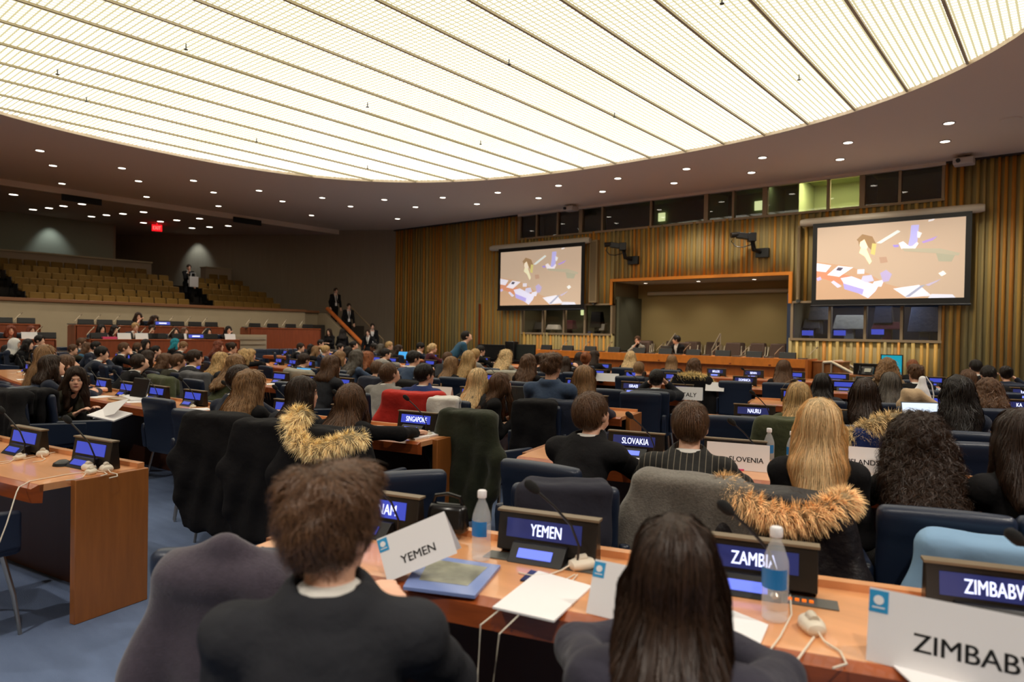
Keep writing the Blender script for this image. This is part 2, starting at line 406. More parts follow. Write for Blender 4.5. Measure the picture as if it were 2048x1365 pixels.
def hair_prims(style, Hc, HR, sw, lean, L, neck):
    """returns prims, cuts (in body frame)"""
    def W(v): return Hc + HR @ np.array(v, float)
    P = []; C = []
    vol = {'s': .965, 'f': .99, 'l': 1.0, 'w': 1.1, 'c': 1.22, 'b': 1.0, 'p': 1.0, 'm': 1.06, 'j': 1.06}[style]
    P.append(ell(W((0, -.012, .045)), (.085 * vol, .104 * vol, .092 * (1 + (vol - 1) * .6)), HR))
    P.append(ell(W((0, -.04, .0)), (.080 * vol, .078 * vol, .085), HR) if style not in 'sfbp' else ell(W((0, -.043, .014)), (.070, .066, .072), HR))
    # face opening
    C.append(ell(W((0, .125, -.036)), (.072, .095, .116), HR))
    if style in 'sf':
        if style == 'f':
            P.append(ell(W((.01, .03, .105)), (.065, .065, .034), HR)); P.append(ell(W((-.04, -.05, .1)), (.045, .05, .03), HR)); P.append(ell(W((.045, -.03, .095)), (.04, .06, .03), HR))
        C.append(rbox(W((0, .0, -.142)), (.2, .2, .075), .01, HR @ rotm(0, -.30)))          # tapered at the nape
        C += [rbox(W((s * .112, .028, -.055)), (.045, .060, .062), .02, HR) for s in (-1, 1)]
    elif style in 'lwmc':
        wid = {'l': .072, 'w': .095, 'm': .085, 'c': .105}[style]; th = {'l': .034, 'w': .045, 'm': .042, 'c': .06}[style]
        nn = 5
        for i in range(nn):
            x = (i / (nn - 1) * 2 - 1)
            a = W((x * .066, -.055 + .03 * abs(x), -.02))
            zz = Hc[2] - L * (1 - (.30 if L > .3 else .1) * abs(x))
            b1 = np.array([a[0] * .5 + Hc[0] * .5 + x * wid * .62, min(a[1], neck[1] - .07 - .02 * (1 - abs(x))), Hc[2] - min(L, .16)])
            P.append(cone(a, b1, th * 1.15, th))
            if L > .2:
                drop = neck[2] - zz; e = np.array([Hc[0] * .4 + neck[0] * .6 + x * wid * (.8 if L > .3 else 1), neck[1] - lean[1] / lean[2] * max(drop, 0) - .115 - .25 * min(max(drop, 0), .12) - .03 * (1 - abs(x)), zz]); P.append(cone(b1, e, th, th * .45))
        if style in 'wlm':
            for sx in (-1, 1):
                a = W((sx * .072, .02, .0)); b = W((sx * .078, .02, -.1)); b[2] = Hc[2] - min(L, .14)
                P.append(cone(a, b, .022, .024))
                if L > .3: P.append(cone(b, np.array([b[0] + sx * .015, b[1] + .02, Hc[2] - L * .75]), .024, .014))
    elif style in 'bp':
        q = W((0, -.11, .075 if style == 'b' else .03)); P.append(ell(q, (.042, .04, .04)))
        C.append(rbox(W((0, .0, -.15)), (.2, .2, .07), .01, HR))
        C.append(ell(W((.095, .022, -.03)), (.03, .035, .045), HR)); C.append(ell(W((-.095, .022, -.03)), (.03, .035, .045), HR))
        if style == 'p': P.append(cone(q, np.array([q[0], q[1] - .03, q[2] - L]), .034, .016))
    elif style == 'j':
        P += [ell(W((0, -.02, -.03)), (.098, .11, .13), HR), cone(np.array([Hc[0], Hc[1] - .02, Hc[2] - .1]), neck + np.array([0, 0, -.06]), .1, .14)]
    return P, C

def person(o):
    """o: dict with x,y (head position), ztop, floor, face (heading rad, 0 = +Y), and look settings"""
    stand = o.get('stand', False); fem = o.get('sex', 'm') == 'f'
    det = o.get('det', 0); res = {0: .019, 1: .0135, 2: .0095}[det]
    T = o['ztop'] - o.get('floor', 0.0)
    sw = (.155 if fem else .185) * o.get('wide', 1.0)
    hs = o.get('head', 1.0)
    if stand:
        hip = o.get('hip', T * .51 if not o.get('bend') else .92); L0 = .52 if not fem else .49
    else: hip = .545; L0 = .47 if not fem else .45
    need = T - hip - .255 * hs
    ratio = need / L0
    if ratio > .985: L = need / .985; a = math.acos(.985)
    else: L = L0; a = math.acos(max(ratio, .55))
    L = min(L, .60)
    lean = np.array([o.get('tilt', 0.0), math.sin(a), math.cos(a)]); lean /= np.linalg.norm(lean)
    pel = np.array([0, 0, hip]); neck = pel + lean * L
    side = np.array([1.0, 0, 0]); side -= lean * (side @ lean); side /= np.linalg.norm(side); fwd = np.cross(lean, side) * -1
    fwd = np.cross(lean, side); fwd = fwd if fwd[1] > 0 else -fwd
    hy = o.get('hyaw', 0.0); hp = o.get('hpitch', 0.0)
    HR = rotm(hy, hp, o.get('hroll', 0.0))
    Hc = neck + np.array([lean[0] * .04, .03 + lean[1] * .05, .13 * hs])
    root = empty('person', (0, 0, 0), 0, o['label'], 'person', None)
    face = o.get('face', 0.0)
    cf, sf = math.cos(face), math.sin(face)
    root.location = (o['x'] - (Hc[0] * cf - Hc[1] * sf), o['y'] - (Hc[0] * sf + Hc[1] * cf), o.get('floor', 0.0))
    root.rotation_euler = (0, 0, face)
    # joints
    J = {}
    for s, k in ((-1, 'l'), (1, 'r')):
        sh = neck + side * s * sw * .92 - lean * .078; J['s' + k] = sh
        arm = o.get('arms', 'd'); arm = arm[0 if s < 0 else -1]
        tgtE, tgtW = {
            'd': ((s * (sw + .045), sh[1] + .16, .80), (s * .10, sh[1] + .37, .79)),
            'l': ((s * (sw + .03), sh[1] + .03, sh[2] - .27), (s * .10, sh[1] + .22, .67)),
            'c': ((s * (sw + .0), sh[1] + .22, .80), tuple(Hc + HR @ np.array([s * .015, .10, -.125]))),
            'f': ((s * (sw + .05), sh[1] + .18, .80), tuple(Hc + HR @ np.array([s * .085, .05, -.03]))),
            'h': ((s * (sw + .05), sh[1] - .02, sh[2] - .28), (s * (sw + .06), sh[1] + .05, sh[2] - .54)),
            'r': ((s * (sw + .10), sh[1] + .22, sh[2] - .16), (s * (sw + .06), sh[1] + .46, sh[2] - .22)),
            'u': ((s * (sw + .13), sh[1] + .15, sh[2] - .02), (s * (sw + .0), sh[1] + .3, sh[2] + .14)),
            'x': ((s * (sw + .05), sh[1] + .10, sh[2] - .25), (-s * .05, sh[1] + .27, sh[2] - .22)),
            'R': ((s * (sw + .05), sh[1] + .15, sh[2] - .15), (s * (sw - .04), sh[1] + .36, .80)),
            'O': ((s * (sw + .15), sh[1] + .14, max(sh[2] - .16, .82)), (s * (sw + .20), sh[1] + .34, .80)),
            'o': ((s * (sw + .16), sh[1] + .12, sh[2] - .18), (s * (sw + .36), sh[1] + .24, sh[2] - .26)),
        }[arm]
        e = sh + (np.array(tgtE) - sh) / max(np.linalg.norm(np.array(tgtE) - sh), 1e-6) * .28
        w = e + (np.array(tgtW) - e) / max(np.linalg.norm(np.array(tgtW) - e), 1e-6) * .245
        J['e' + k], J['w' + k] = e, w
        if stand:
            st = o.get('step', 0.06) * s
            J['h' + k] = np.array([s * .09, 0, hip - .03]); J['k' + k] = np.array([s * .10, .03 + st, hip * .53]); J['a' + k] = np.array([s * .10, st * 1.6 - .02, .08])
        else:
            J['h' + k] = np.array([s * .09, .02, hip - .01]); J['k' + k] = np.array([s * .11, .44, .50 - .02]); J['a' + k] = np.array([s * .11, .40, .085])
            if o.get('cross') and s > 0: J['kr'] = np.array([.02, .46, .60]); J['ar'] = np.array([-.12, .60, .26])
    # --- body (one continuous skin mesh)
    def Wd(v): return Hc + HR @ (np.array(v, float) * hs)
    B = [ell(Wd((0, -.012, .03)), np.array([.073, .092, .086]) * hs, HR), ell(Wd((0, .028, -.035)), np.array([.054, .062, .078]) * hs, HR),
         cone(Wd((0, .06, -.085)), Wd((0, .072, -.09)), .024 * hs, .02 * hs),
         cone(Wd((0, .084, .016)), Wd((0, .102, -.022)), .0065, .0105 if det else .013), ell(Wd((.080, -.002, -.005)), (.011, .019, .032), HR @ rotm(-.35)), ell(Wd((-.080, -.002, -.005)), (.011, .019, .032), HR @ rotm(.35)),
         cone(neck + np.array([0, .0, -.03]), Wd((0, -.01, -.06)), .056 if not fem else .047, .052 if not fem else .044)]
    if det: B += [cone(Wd((-.028, .083, .025)), Wd((.028, .083, .025)), .012), cone(Wd((-.017, .083, -.056)), Wd((.017, .083, -.056)), .009), cone(Wd((-.013, .09, -.022)), Wd((.013, .09, -.022)), .007), ell(Wd((.036, .058, -.022)), (.02, .022, .022), HR), ell(Wd((-.036, .058, -.022)), (.02, .022, .022), HR)]
    tors = [ell(pel + lean * .02, (.15, .11, .11)), ell(pel + lean * (L * .38), (.125 if fem else .145, .09, .17), np.stack([side, fwd, lean], 1)),
            ell(pel + lean * (L * .70), (.128 if fem else .148, .09, .16), np.stack([side, fwd, lean], 1)),
            cone(J['sl'], J['sr'], .046 if fem else .052)]
    for k in 'lr': tors.append(cone(neck - lean * .025, J['s' + k] + lean * .012, .038, .036))
    if fem: tors += [ell(pel + lean * (L * .66) + fwd * .07 + side * x, (.06, .055, .06)) for x in (-.06, .06)]
    B += tors
    arms = []
    for k in 'lr':
        arms += [cone(J['s' + k], J['e' + k], .047 if not fem else .04, .042 if not fem else .035), cone(J['e' + k], J['w' + k], .041 if not fem else .035, .028 if not fem else .024)]
    hands = []
    for s, k in ((-1, 'l'), (1, 'r')):
        d = J['w' + k] - J['e' + k]; d /= np.linalg.norm(d)
        up = np.array([0, 0, 1.0]); sd = np.cross(d, up)
        if np.linalg.norm(sd) < .2: sd = np.array([1.0, 0, 0])
        sd /= np.linalg.norm(sd); n_ = np.cross(sd, d)
        c = J['w' + k] + d * .045
        hands.append(ell(c, (.036, .043, .016), np.stack([sd, d, n_], 1)))
        for q in range(4):
            x = (q - 1.5) * .019; f0 = c + d * .035 + sd * x; l = (.036, .042, .039, .03)[q if s > 0 else 3 - q]
            f1 = f0 + d * l - n_ * .008; f2 = f1 + d * l * .5 - n_ * .022
            r0 = .0088 if res < .012 else .011
            hands += [cone(f0, f1, r0, r0 * .95), cone(f1, f2, r0 * .95, r0 * .8)]
        t0 = c - d * .02 - sd * s * .026; hands += [cone(t0, t0 + d * .03 - sd * s * .024 - n_ * .005, .012, .0105), cone(t0 + d * .03 - sd * s * .024 - n_ * .005, t0 + d * .058 - sd * s * .022 - n_ * .014, .0105, .009)]
    legs = []
    for k in 'lr':
        legs += [cone(J['h' + k], J['k' + k], .082, .058), cone(J['k' + k], J['a' + k], .054, .036)]
    feet = [cone(J['a' + k] + np.array([0, -.02, -.045]), J['a' + k] + np.array([0, .14, -.05]), .036, .03) for k in 'lr']
    B += arms + hands + legs + feet
    body, _, _ = blob('body', B, res, M_SKIN[o.get('skin', 'a')], root, k=.022 if det < 2 else .013)
    if det >= 1 or o.get('face_on'):
        for s in (-1, 1):
            er = .0112
            mb = MB(); mb.lathe([(er * math.sin(t), -er * math.cos(t)) for t in [i * math.pi / 6 for i in range(7)]], 10)
            e = mb.build('eye', M_EYEW, body, True); e.location = Vector(Wd((s * .029, .0750, .003)))
            mb = MB(); mb.lathe([(.0058 * math.sin(t), -.0058 * math.cos(t)) for t in [i * math.pi / 4 for i in range(5)]], 8)
            ir = mb.build('iris', M_EYED, e, True); ir.location = Vector(HR @ np.array([0, .0085, 0]))
            mb = MB(); mb.tube([Wd((s * .013, .09, .024)), Wd((s * .03, .089, .029)), Wd((s * .046, .077, .023))], [.003, .0046, .002], 6); mb.build('eyebrow', M_BROW, body, True)
        mb = MB(); mb.tube([Wd((-.024, .085, -.056)), Wd((-.008, .0915, -.0545)), Wd((.008, .0915, -.0545)), Wd((.024, .085, -.056))], [.002, .0068, .0068, .002], 8); mb.build('mouth', M_LIP, body, True)
    # --- clothes
    top = o.get('top', 'k'); MT = M_PIN if top == 'P' else cloth(top)
    skirt = []
    if not stand: skirt = [ell(pel + np.array([0, .0, .02]), (.145, .11, .10))]
    else: skirt = [ell(pel + np.array([0, .0, -.02]), (.17, .13, .17))]
    JK = tors + skirt + arms
    for k in 'lr':   # padded shoulders, sleeve stops before the hand
        JK = JK + [ell(J['s' + k] + np.array([0, 0, .012]), (.05, .05, .032))]
    cuts = []
    for k in 'lr':
        d = J['w' + k] - J['e' + k]; d /= np.linalg.norm(d); w = J['w' + k]
        cuts.append(lambda X, Y, Z, d=d, w=w: np.maximum(-((X - w[0]) * d[0] + (Y - w[1]) * d[1] + (Z - w[2]) * d[2]) - .012, np.sqrt((X - w[0]) ** 2 + (Y - w[1]) ** 2 + (Z - w[2]) ** 2) - .1))
    nk = neck + lean * -.004
    cuts.append(lambda X, Y, Z: np.maximum(np.sqrt((X - nk[0]) ** 2 + (Y - nk[1]) ** 2) - .066, -(Z - nk[2] + .02)))
    if o.get('open'):
        pv = pel + lean * (L * .45)
        def vcut(X, Y, Z):
            x = (X - pv[0]) * side[0] + (Y - pv[1]) * side[1] + (Z - pv[2]) * side[2]
            y = (X - pv[0]) * fwd[0] + (Y - pv[1]) * fwd[1] + (Z - pv[2]) * fwd[2]
            z = (X - pv[0]) * lean[0] + (Y - pv[1]) * lean[1] + (Z - pv[2]) * lean[2]
            return np.maximum(np.abs(x) - .26 * z - .004, -y + .02)
        cuts.append(vcut)
    ph = random.random() * 6
    def wr(X, Y, Z): return .0045 * np.sin(X * 21 + Z * 34 + ph) * np.sin(Y * 25 - Z * 19 + ph * 2)
    jname = 'jacket' if not o.get('sweater') else 'sweater'
    if det: JK = JK + [torus(neck + lean * .004 - fwd * .006, .068, .017, rotm(0, -a * .7))]
    blob(jname, JK, res, MT, root, k=.03, cuts=cuts, inflate=.015, disp=wr)
    if o.get('open') or det or o.get('collar') or o.get('hair') in ('s', 'f'):
        sc = cloth(o.get('shirt', 'w'))
        blob('shirt', tors[1:3] + [torus(neck + lean * .012 + np.array([0, .002, .0]), .054 if not fem else .046, .008)], min(res, .013), sc, root, k=.03, inflate=.008)
    blob('trousers', legs + [tors[0]], res, cloth(o.get('legs', 'k')), root, k=.04, inflate=.016) if not o.get('bare') else blob('skirt', [tors[0]] + [cone(J['h' + k], J['h' + k] * .35 + J['k' + k] * .65, .085, .075) for k in 'lr'], res, cloth(o.get('legs', 'k')), root, k=.05, inflate=.02)
    blob('shoes', feet, .018 if det < 2 else .013, M_BLACK, root, k=.01, inflate=.012) if False else None
    for f in feet:
        blob('shoe', [f], .02 if det < 2 else .014, M_BLACK, root, k=.01, inflate=.012)
    # --- hair
    st = o.get('hair', 's'); L_ = o.get('hl', {'l': .42, 'w': .38, 'm': .2, 'c': .24, 'p': .22}.get(st, .2)); hc = o.get('hc', 'd')
    P, C = hair_prims(st, Hc, HR, sw, lean, L_, neck)
    hr = min(res, .013) if det < 2 else .008
    if st in 'wcf':
        amp = {'w': .007, 'c': .011, 'f': .006}[st]; fq = {'w': 55, 'c': 85, 'f': 60}[st]; p2 = random.random() * 6
        dsp = lambda X, Y, Z: amp * np.sin(X * fq + p2 + 2 * np.sin(Z * 30)) * np.sin(Z * fq * .7 + Y * fq * .8 + p2)
    elif st in 'lm': dsp = lambda X, Y, Z: .003 * np.sin(X * 150 + np.sin(Z * 8) * 3)
    else: dsp = lambda X, Y, Z: .0025 * np.sin(X * 140) * np.sin(Y * 110)
    hn = 'headscarf' if st == 'j' else 'hair'
    if st == 'j': C = [ell(Hc + HR @ np.array([0, .115, -.02]), (.062, .085, .085), HR)]
    hob, HV, HQ = blob(hn, P, hr, cloth('w') if (st == 'j' and hc == 'w') else hairmat(hc), root, k=.028, cuts=C, inflate=.006, disp=dsp)
    crown = Hc + HR @ np.array([0, -.03, .15])
    if st != 'j':
        nst = {0: 260, 1: 900, 2: 5200}[det]
        lg = {'s': .045, 'f': .06, 'l': L_ * .6, 'w': L_ * .55, 'm': .16, 'c': .13, 'b': .08, 'p': .14}[st]
        stp = 5 if det < 2 else 9
        strands('strand_layer', HV, HQ, nst, lg, stp, hc, hob, crown, curl={'w': .008, 'c': .014, 'f': .004}.get(st, .0015), lift={'c': .02, 'f': .014, 'w': .008, 's': .005}.get(st, .003),
                width={0: .006, 1: .0038, 2: .0019}[det], seed=int(o['x'] * 1000) % 9999, spread={'c': .5, 'f': .45, 'w': .2, 's': .25}.get(st, .05))
    if o.get('glasses'):
        mb = MB()
        for s in (-1, 1):
            mb.tube([Wd((s * .031 + .024 * math.cos(t), .098 - .004 * abs(math.cos(t)), .004 + .018 * math.sin(t))) for t in [i * math.pi / 6 for i in range(13)]], .0022, 5, False)
            mb.tube([Wd((s * .055, .092, .008)), Wd((s * .078, .01, .006))], .002, 5)
        mb.tube([Wd((-.008, .099, .006)), Wd((.008, .099, .006))], .002, 5)
        mb.build('eyeglasses', M_BROW, root, True)
    if o.get('tie'):
        mb = MB(); c0 = neck + fwd * .075 - lean * .03; c1 = neck + fwd * .125 - lean * .28
        mb.tube([c0, c0 * .8 + c1 * .2, c1], [.014, .016, .026], 6); mb.build('necktie', cloth(o['tie']), root, True)
    if o.get('badge'):
        mb = MB(); c1 = neck + fwd * .145 - lean * .36
        for s in (-1, 1): mb.tube([neck + side * s * .06 + fwd * .05, neck + side * s * .05 + fwd * .12 - lean * .12, c1], .006, 5)
        mb.build('lanyard', M_CYAN if o['badge'] == 'c' else M_PAPER, root, True)
        mb = MB(); mb.box(c1 - lean * .06, (.09, .008, .13)); mb.build('badge_card', M_PAPER, root)
    return root
# ================================================================ the room
WY = 21.0                                   # front wall plane
M_CEIL = mat('ceiling_paint', (238, 221, 198), 0.9, spec=0.1)
M_GCEIL = mat('gallery_ceiling_paint', (205, 184, 170), 0.9, spec=0.1)
M_WALL = mat('taupe_wall', (168, 150, 130), 0.9, spec=0.1)
M_DKW = mat('dark_fabric_wall', (160, 146, 126), 0.9, noise=(3, .04, (6, 6, .3)), spec=0.1)
M_CREAM = mat('cream_panel', (176, 160, 132), 0.8, noise=(1.2, .05), spec=0.2)
M_TAN = mat('tan_wall', (160, 140, 104), 0.85)
M_FRAME = mat('window_frame_metal', (160, 138, 108), 0.55, metal=0.2)
M_STEP = mat('step_carpet', (74, 66, 58), 0.95)
def st(mb, name, m, bevel=0, **k): return tag(mb.build(name, m, bevel=bevel, **k), kind='structure')
mb = MB(); mb.bb(-40, 8, -5, 26, -.2, 0); st(mb, 'floor', M_FLOOR)
# luminous panel outline: rounded oval in the ceiling
OC = (-9.25, 7.9); OA, OB, ON = 9.75, 8.35, 2.45
def oval(n=120, g=0.0):
    P = []
    for i in range(n):
        t = 2 * math.pi * i / n; c, s = math.cos(t), math.sin(t)
        P.append((OC[0] + (OA + g) * math.copysign(abs(c) ** (2 / ON), c), OC[1] + (OB + g) * math.copysign(abs(s) ** (2 / ON), s)))
    return P
O = oval()
bm = bmesh.new()
outer = [(-26.7, -5), (8.2, -5), (8.2, 21.2), (-26.7, 21.2)]
# ring-shaped ceiling: connect the oval to a rectangle radially
V = []; F = []
for (x, y) in O:
    dx, dy = x - OC[0], y - OC[1]; t = min(((8.2 if dx > 0 else -26.7) - OC[0]) / dx if abs(dx) > 1e-6 else 1e9, ((21.2 if dy > 0 else -5) - OC[1]) / dy if abs(dy) > 1e-6 else 1e9)
    V += [(x, y, CEIL), (OC[0] + dx * t, OC[1] + dy * t, CEIL), (x, y, CEIL + .08)]
n = len(O)
for i in range(n):
    j = (i + 1) % n; F += [(3 * i, 3 * i + 1, 3 * j + 1, 3 * j), (3 * i, 3 * j, 3 * j + 2, 3 * i + 2)]
mb = MB(); mb.add(V, F)
for cx, cy in outer:                        # corner fillers
    k = [i for i in range(n)]
    def edge(i): return V[3 * i + 1]
    near = sorted(range(n), key=lambda i: (edge(i)[0] - cx) ** 2 + (edge(i)[1] - cy) ** 2)
    a = [i for i in near if abs(edge(i)[0] - cx) < 1e-4][:1]; b = [i for i in near if abs(edge(i)[1] - cy) < 1e-4][:1]
    if a and b: mb.add([edge(a[0]), (cx, cy, CEIL), edge(b[0])], [(0, 1, 2)])
st(mb, 'ceiling', M_CEIL)
mb = MB(); mb.bb(-27, 8.5, -5.3, 21.5, CEIL + .30, CEIL + .45); st(mb, 'ceiling_slab', M_CEIL)
mb = MB(); mb.bb(-26.9, -26.7, -5, 21.2, GALC, CEIL + .3); st(mb, 'ceiling_fascia', M_CEIL)
mb = MB(); mb.bb(-38, -26.85, -5, 21.5, GALC, GALC + .15); st(mb, 'ceiling_gallery', M_GCEIL)
# luminous diffuser: emission with a fine louvre grid that belongs to the panel
def glow_mat():
    m = bpy.data.materials.new('luminous_louvre'); m.use_nodes = True; nt = m.node_tree; N = nt.nodes; L = nt.links
    for q in list(N): N.remove(q)
    out = N.new('ShaderNodeOutputMaterial'); em = N.new('ShaderNodeEmission'); tc = N.new('ShaderNodeTexCoord')
    sx = N.new('ShaderNodeSeparateXYZ'); L.new(tc.outputs['Object'], sx.inputs[0])
    def line(sock, per, w):
        a = N.new('ShaderNodeMath'); a.operation = 'PINGPONG'; a.inputs[1].default_value = per / 2; L.new(sock, a.inputs[0])
        b = N.new('ShaderNodeMath'); b.operation = 'LESS_THAN'; b.inputs[1].default_value = w; L.new(a.outputs[0], b.inputs[0]); return b.outputs[0]
    g1 = line(sx.outputs[0], .104, .015); g2 = line(sx.outputs[1], .10, .014)
    mx = N.new('ShaderNodeMath'); mx.operation = 'MAXIMUM'; L.new(g1, mx.inputs[0]); L.new(g2, mx.inputs[1])
    no = N.new('ShaderNodeTexNoise'); no.inputs['Scale'].default_value = .35; no.inputs['Detail'].default_value = 3
    mp = N.new('ShaderNodeMapping'); mp.inputs['Scale'].default_value = (1, 2.2, 1); L.new(tc.outputs['Object'], mp.inputs[0]); L.new(mp.outputs[0], no.inputs[0])
    cr = N.new('ShaderNodeValToRGB'); cr.color_ramp.elements[0].position = .38; cr.color_ramp.elements[0].color = lin((248, 240, 216)) + (1,)
    cr.color_ramp.elements[1].position = .62; cr.color_ramp.elements[1].color = lin((255, 246, 236)) + (1,); L.new(no.outputs[0], cr.inputs[0])
    mi = N.new('ShaderNodeMix'); mi.data_type = 'RGBA'; L.new(mx.outputs[0], mi.inputs[0]); L.new(cr.outputs[0], mi.inputs[6]); mi.inputs[7].default_value = lin((150, 142, 110)) + (1,)
    L.new(mi.outputs[2], em.inputs[0]); em.inputs[1].default_value = CEIL_GLOW; L.new(em.outputs[0], out.inputs[0]); return m
mb = MB(); mb.add([(x, y, CEIL + .07) for x, y in oval(120, .02)], [tuple(range(120))]); lum = st(mb, 'ceiling_luminous_panel', glow_mat())
# ribs between panel strips, running towards the front wall
M_RIB = mat('rib_metal', (206, 194, 160), 0.6)
mb = MB()
x = -2.54 + 1.04 * 2
def oy(x):
    q = abs((x - OC[0]) / OA); return OB * (1 - q ** ON) ** (1 / ON) if q < 1 else None
while x > OC[0] - OA:
    h = oy(x)
    if h: mb.bb(x - .022, x + .022, OC[1] - h, OC[1] + h, CEIL + .02, CEIL + .06)
    x -= 1.04
st(mb, 'ceiling_ribs', M_RIB)
# small sprinkler heads
mb = MB()
for px, py in [(372, 95), (1018, 125), (115, 145), (173, 200), (735, 211), (513, 281), (1229, 231), (961, 286), (735, 335), (1598, 156), (1444, 2)]:
    p = hitz(px, py, CEIL + .0); mb.lathe([(.012, .06), (.012, -.02), (.035, -.03), (.035, -.04), (.004, -.045)], 8, p)
    sp = mb.build('ceiling_sprinkler', M_GREY, None, True); tag(sp, 'small metal sprinkler head under the luminous ceiling', 'sprinkler', 'sprinkler heads in the luminous ceiling'); mb = MB()
# walls
X0, X1 = -24.5, 8.2
NX0, NX1, NZ = -12.66, -6.60, 3.40           # niche
UB = (-17.0, -2.74, 5.26, 6.13)              # upper booth windows
LB = (-16.8, -12.66, 1.56, 2.58); RB = (-6.60, -2.74, 1.53, 2.56)
def slat_wall(name, rects):
    mb = MB(); V = []; Q = []; Cc = []
    for (xa, xb, za, zb) in rects:
        b = len(V); V += [(xa, WY, za), (xb, WY, za), (xb, WY, zb), (xa, WY, zb), (xa, WY + .12, za), (xb, WY + .12, za), (xb, WY + .12, zb), (xa, WY + .12, zb)]
        Q += [(b, b + 1, b + 2, b + 3), (b + 5, b + 4, b + 7, b + 6), (b + 1, b, b + 4, b + 5), (b + 3, b + 2, b + 6, b + 7), (b, b + 3, b + 7, b + 4), (b + 2, b + 1, b + 5, b + 6)]
        Cc += [(.66, .56, .30)] * 8
    r = random.Random(3); x = X0
    while x < X1:
        w = r.choice((.055, .07, .085)); d = r.uniform(.035, .075); c = r.choice([(1.1, .52, .08), (1.0, .60, .14), (.84, .60, .20), (1.02, .44, .07), (.72, .56, .24)]); v = r.uniform(.85, 1.12)
        for (xa, xb, za, zb) in rects:
            a = max(x, xa); e = min(x + w, xb)
            if e - a < .01: continue
            b = len(V); V += [(a, WY - d, za), (e, WY - d, za), (e, WY - d, zb), (a, WY - d, zb), (a, WY, za), (e, WY, za), (e, WY, zb), (a, WY, zb)]
            Q += [(b, b + 1, b + 2, b + 3), (b + 1, b + 5, b + 6, b + 2), (b + 4, b, b + 3, b + 7), (b + 3, b + 2, b + 6, b + 7), (b + 1, b, b + 4, b + 5)]
            Cc += [tuple(q * v for q in c)] * 8
        x += w + r.choice((.08, .10, .115))
    me = mesh_np(name, V, Q=Q, col=np.array(Cc)); o = link(name, me, mat('slat_wood', (210, 205, 190), 0.55, attr=True, noise=(2.5, .10, (8, 8, .5)))); return tag(o, kind='structure')
rects = [(X0, UB[0], 0, CEIL), (UB[1], X1, 0, CEIL), (UB[0], LB[0], 0, UB[2]), (LB[0], NX0, LB[3], UB[2]), (LB[0], NX0, 0, LB[2]),
         (NX0, NX1, NZ, UB[2]), (NX1, RB[1], RB[3], UB[2]), (NX1, RB[1], 0, RB[2]), (RB[1], UB[1] + .001, 0, UB[2])]
slat_wall('wall_front', rects)
mb = MB(); mb.bb(UB[0] - .05, UB[1] + .05, WY - .10, WY + .1, CEIL - .08, CEIL + .3); st(mb, 'trim_1', M_CEIL)
mb = MB(); mb.bb(X0, X1, WY - .09, WY - .0, CEIL - .05, CEIL); st(mb, 'trim_2', mat('dark_reveal', (60, 50, 42), .8))
mb = MB(); mb.bb(X1, X1 + .2, -5, WY + .2, 0, CEIL + .3); st(mb, 'wall_right', M_TAN)
mb = MB(); mb.bb(-38, X1 + .2, -5.2, -5, 0, CEIL + .3); st(mb, 'wall_back', M_TAN)
def wall_seg(name, a, b, z0, z1, m, th=.15):
    a = Vector(a); b = Vector(b); d = (b - a); L = d.length; n = Vector((-d.y, d.x)).normalized()
    P = [a, b, b + n * th, a + n * th]; mb = MB(); mb.prism([(p.x, p.y) for p in P], 'z', z0, z1); return st(mb, name, m)
wall_seg('wall_left', (-24.45, WY + .1), (-36.6, 13.5), 0, CEIL, M_DKW, .15)
wall_seg('wall_gallery_return', (-36.6, 13.5), (-36.6, 12.05), 0, CEIL, M_DKW)
wall_seg('wall_gallery_jamb', (-36.6, 12.05), (-33.0, 12.05), 0, CEIL, M_DKW)
wall_seg('wall_gallery_back', (-33.0, 12.05), (-33.0, -5), 0, CEIL, mat('grey_green_wall', (150, 150, 132), .9))
# niche behind the podium
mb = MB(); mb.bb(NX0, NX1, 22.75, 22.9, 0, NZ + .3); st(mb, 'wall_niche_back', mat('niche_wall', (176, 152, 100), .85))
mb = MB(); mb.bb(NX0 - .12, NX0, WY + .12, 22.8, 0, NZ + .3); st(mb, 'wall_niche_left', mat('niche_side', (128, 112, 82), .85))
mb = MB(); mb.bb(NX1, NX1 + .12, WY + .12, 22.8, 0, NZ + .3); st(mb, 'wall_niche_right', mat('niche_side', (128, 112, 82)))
mb = MB(); mb.bb(NX0, NX1, WY, 22.8, NZ, NZ + .1); st(mb, 'ceiling_niche', M_CEIL)
mb = MB(); M_OT = mat('orange_trim', (214, 128, 34), .45)
mb.bb(NX0 - .10, NX1 + .10, WY - .12, WY + .02, NZ, NZ + .10); mb.bb(NX0 - .10, NX0, WY - .12, WY + .02, LB[3], NZ); mb.bb(NX1, NX1 + .10, WY - .12, WY + .02, RB[3], NZ)
st(mb, 'trim_3', M_OT)
mb = MB(); mb.tube([(-12.2, 22.66, 3.06), (-6.9, 22.66, 3.06)], .07, 12); tag(mb.build('screen_casing', mat('casing', (214, 202, 178), .5), None, True), 'long pale roller screen casing along the niche back wall', 'screen casing')
# dais under the podium
mb = MB(); mb.bb(-14.4, -4.4, 17.0, WY, 0, .25); mb.bb(NX0, NX1, WY - .1, 22.75, 0, .25); st(mb, 'floor_dais', M_STEP)
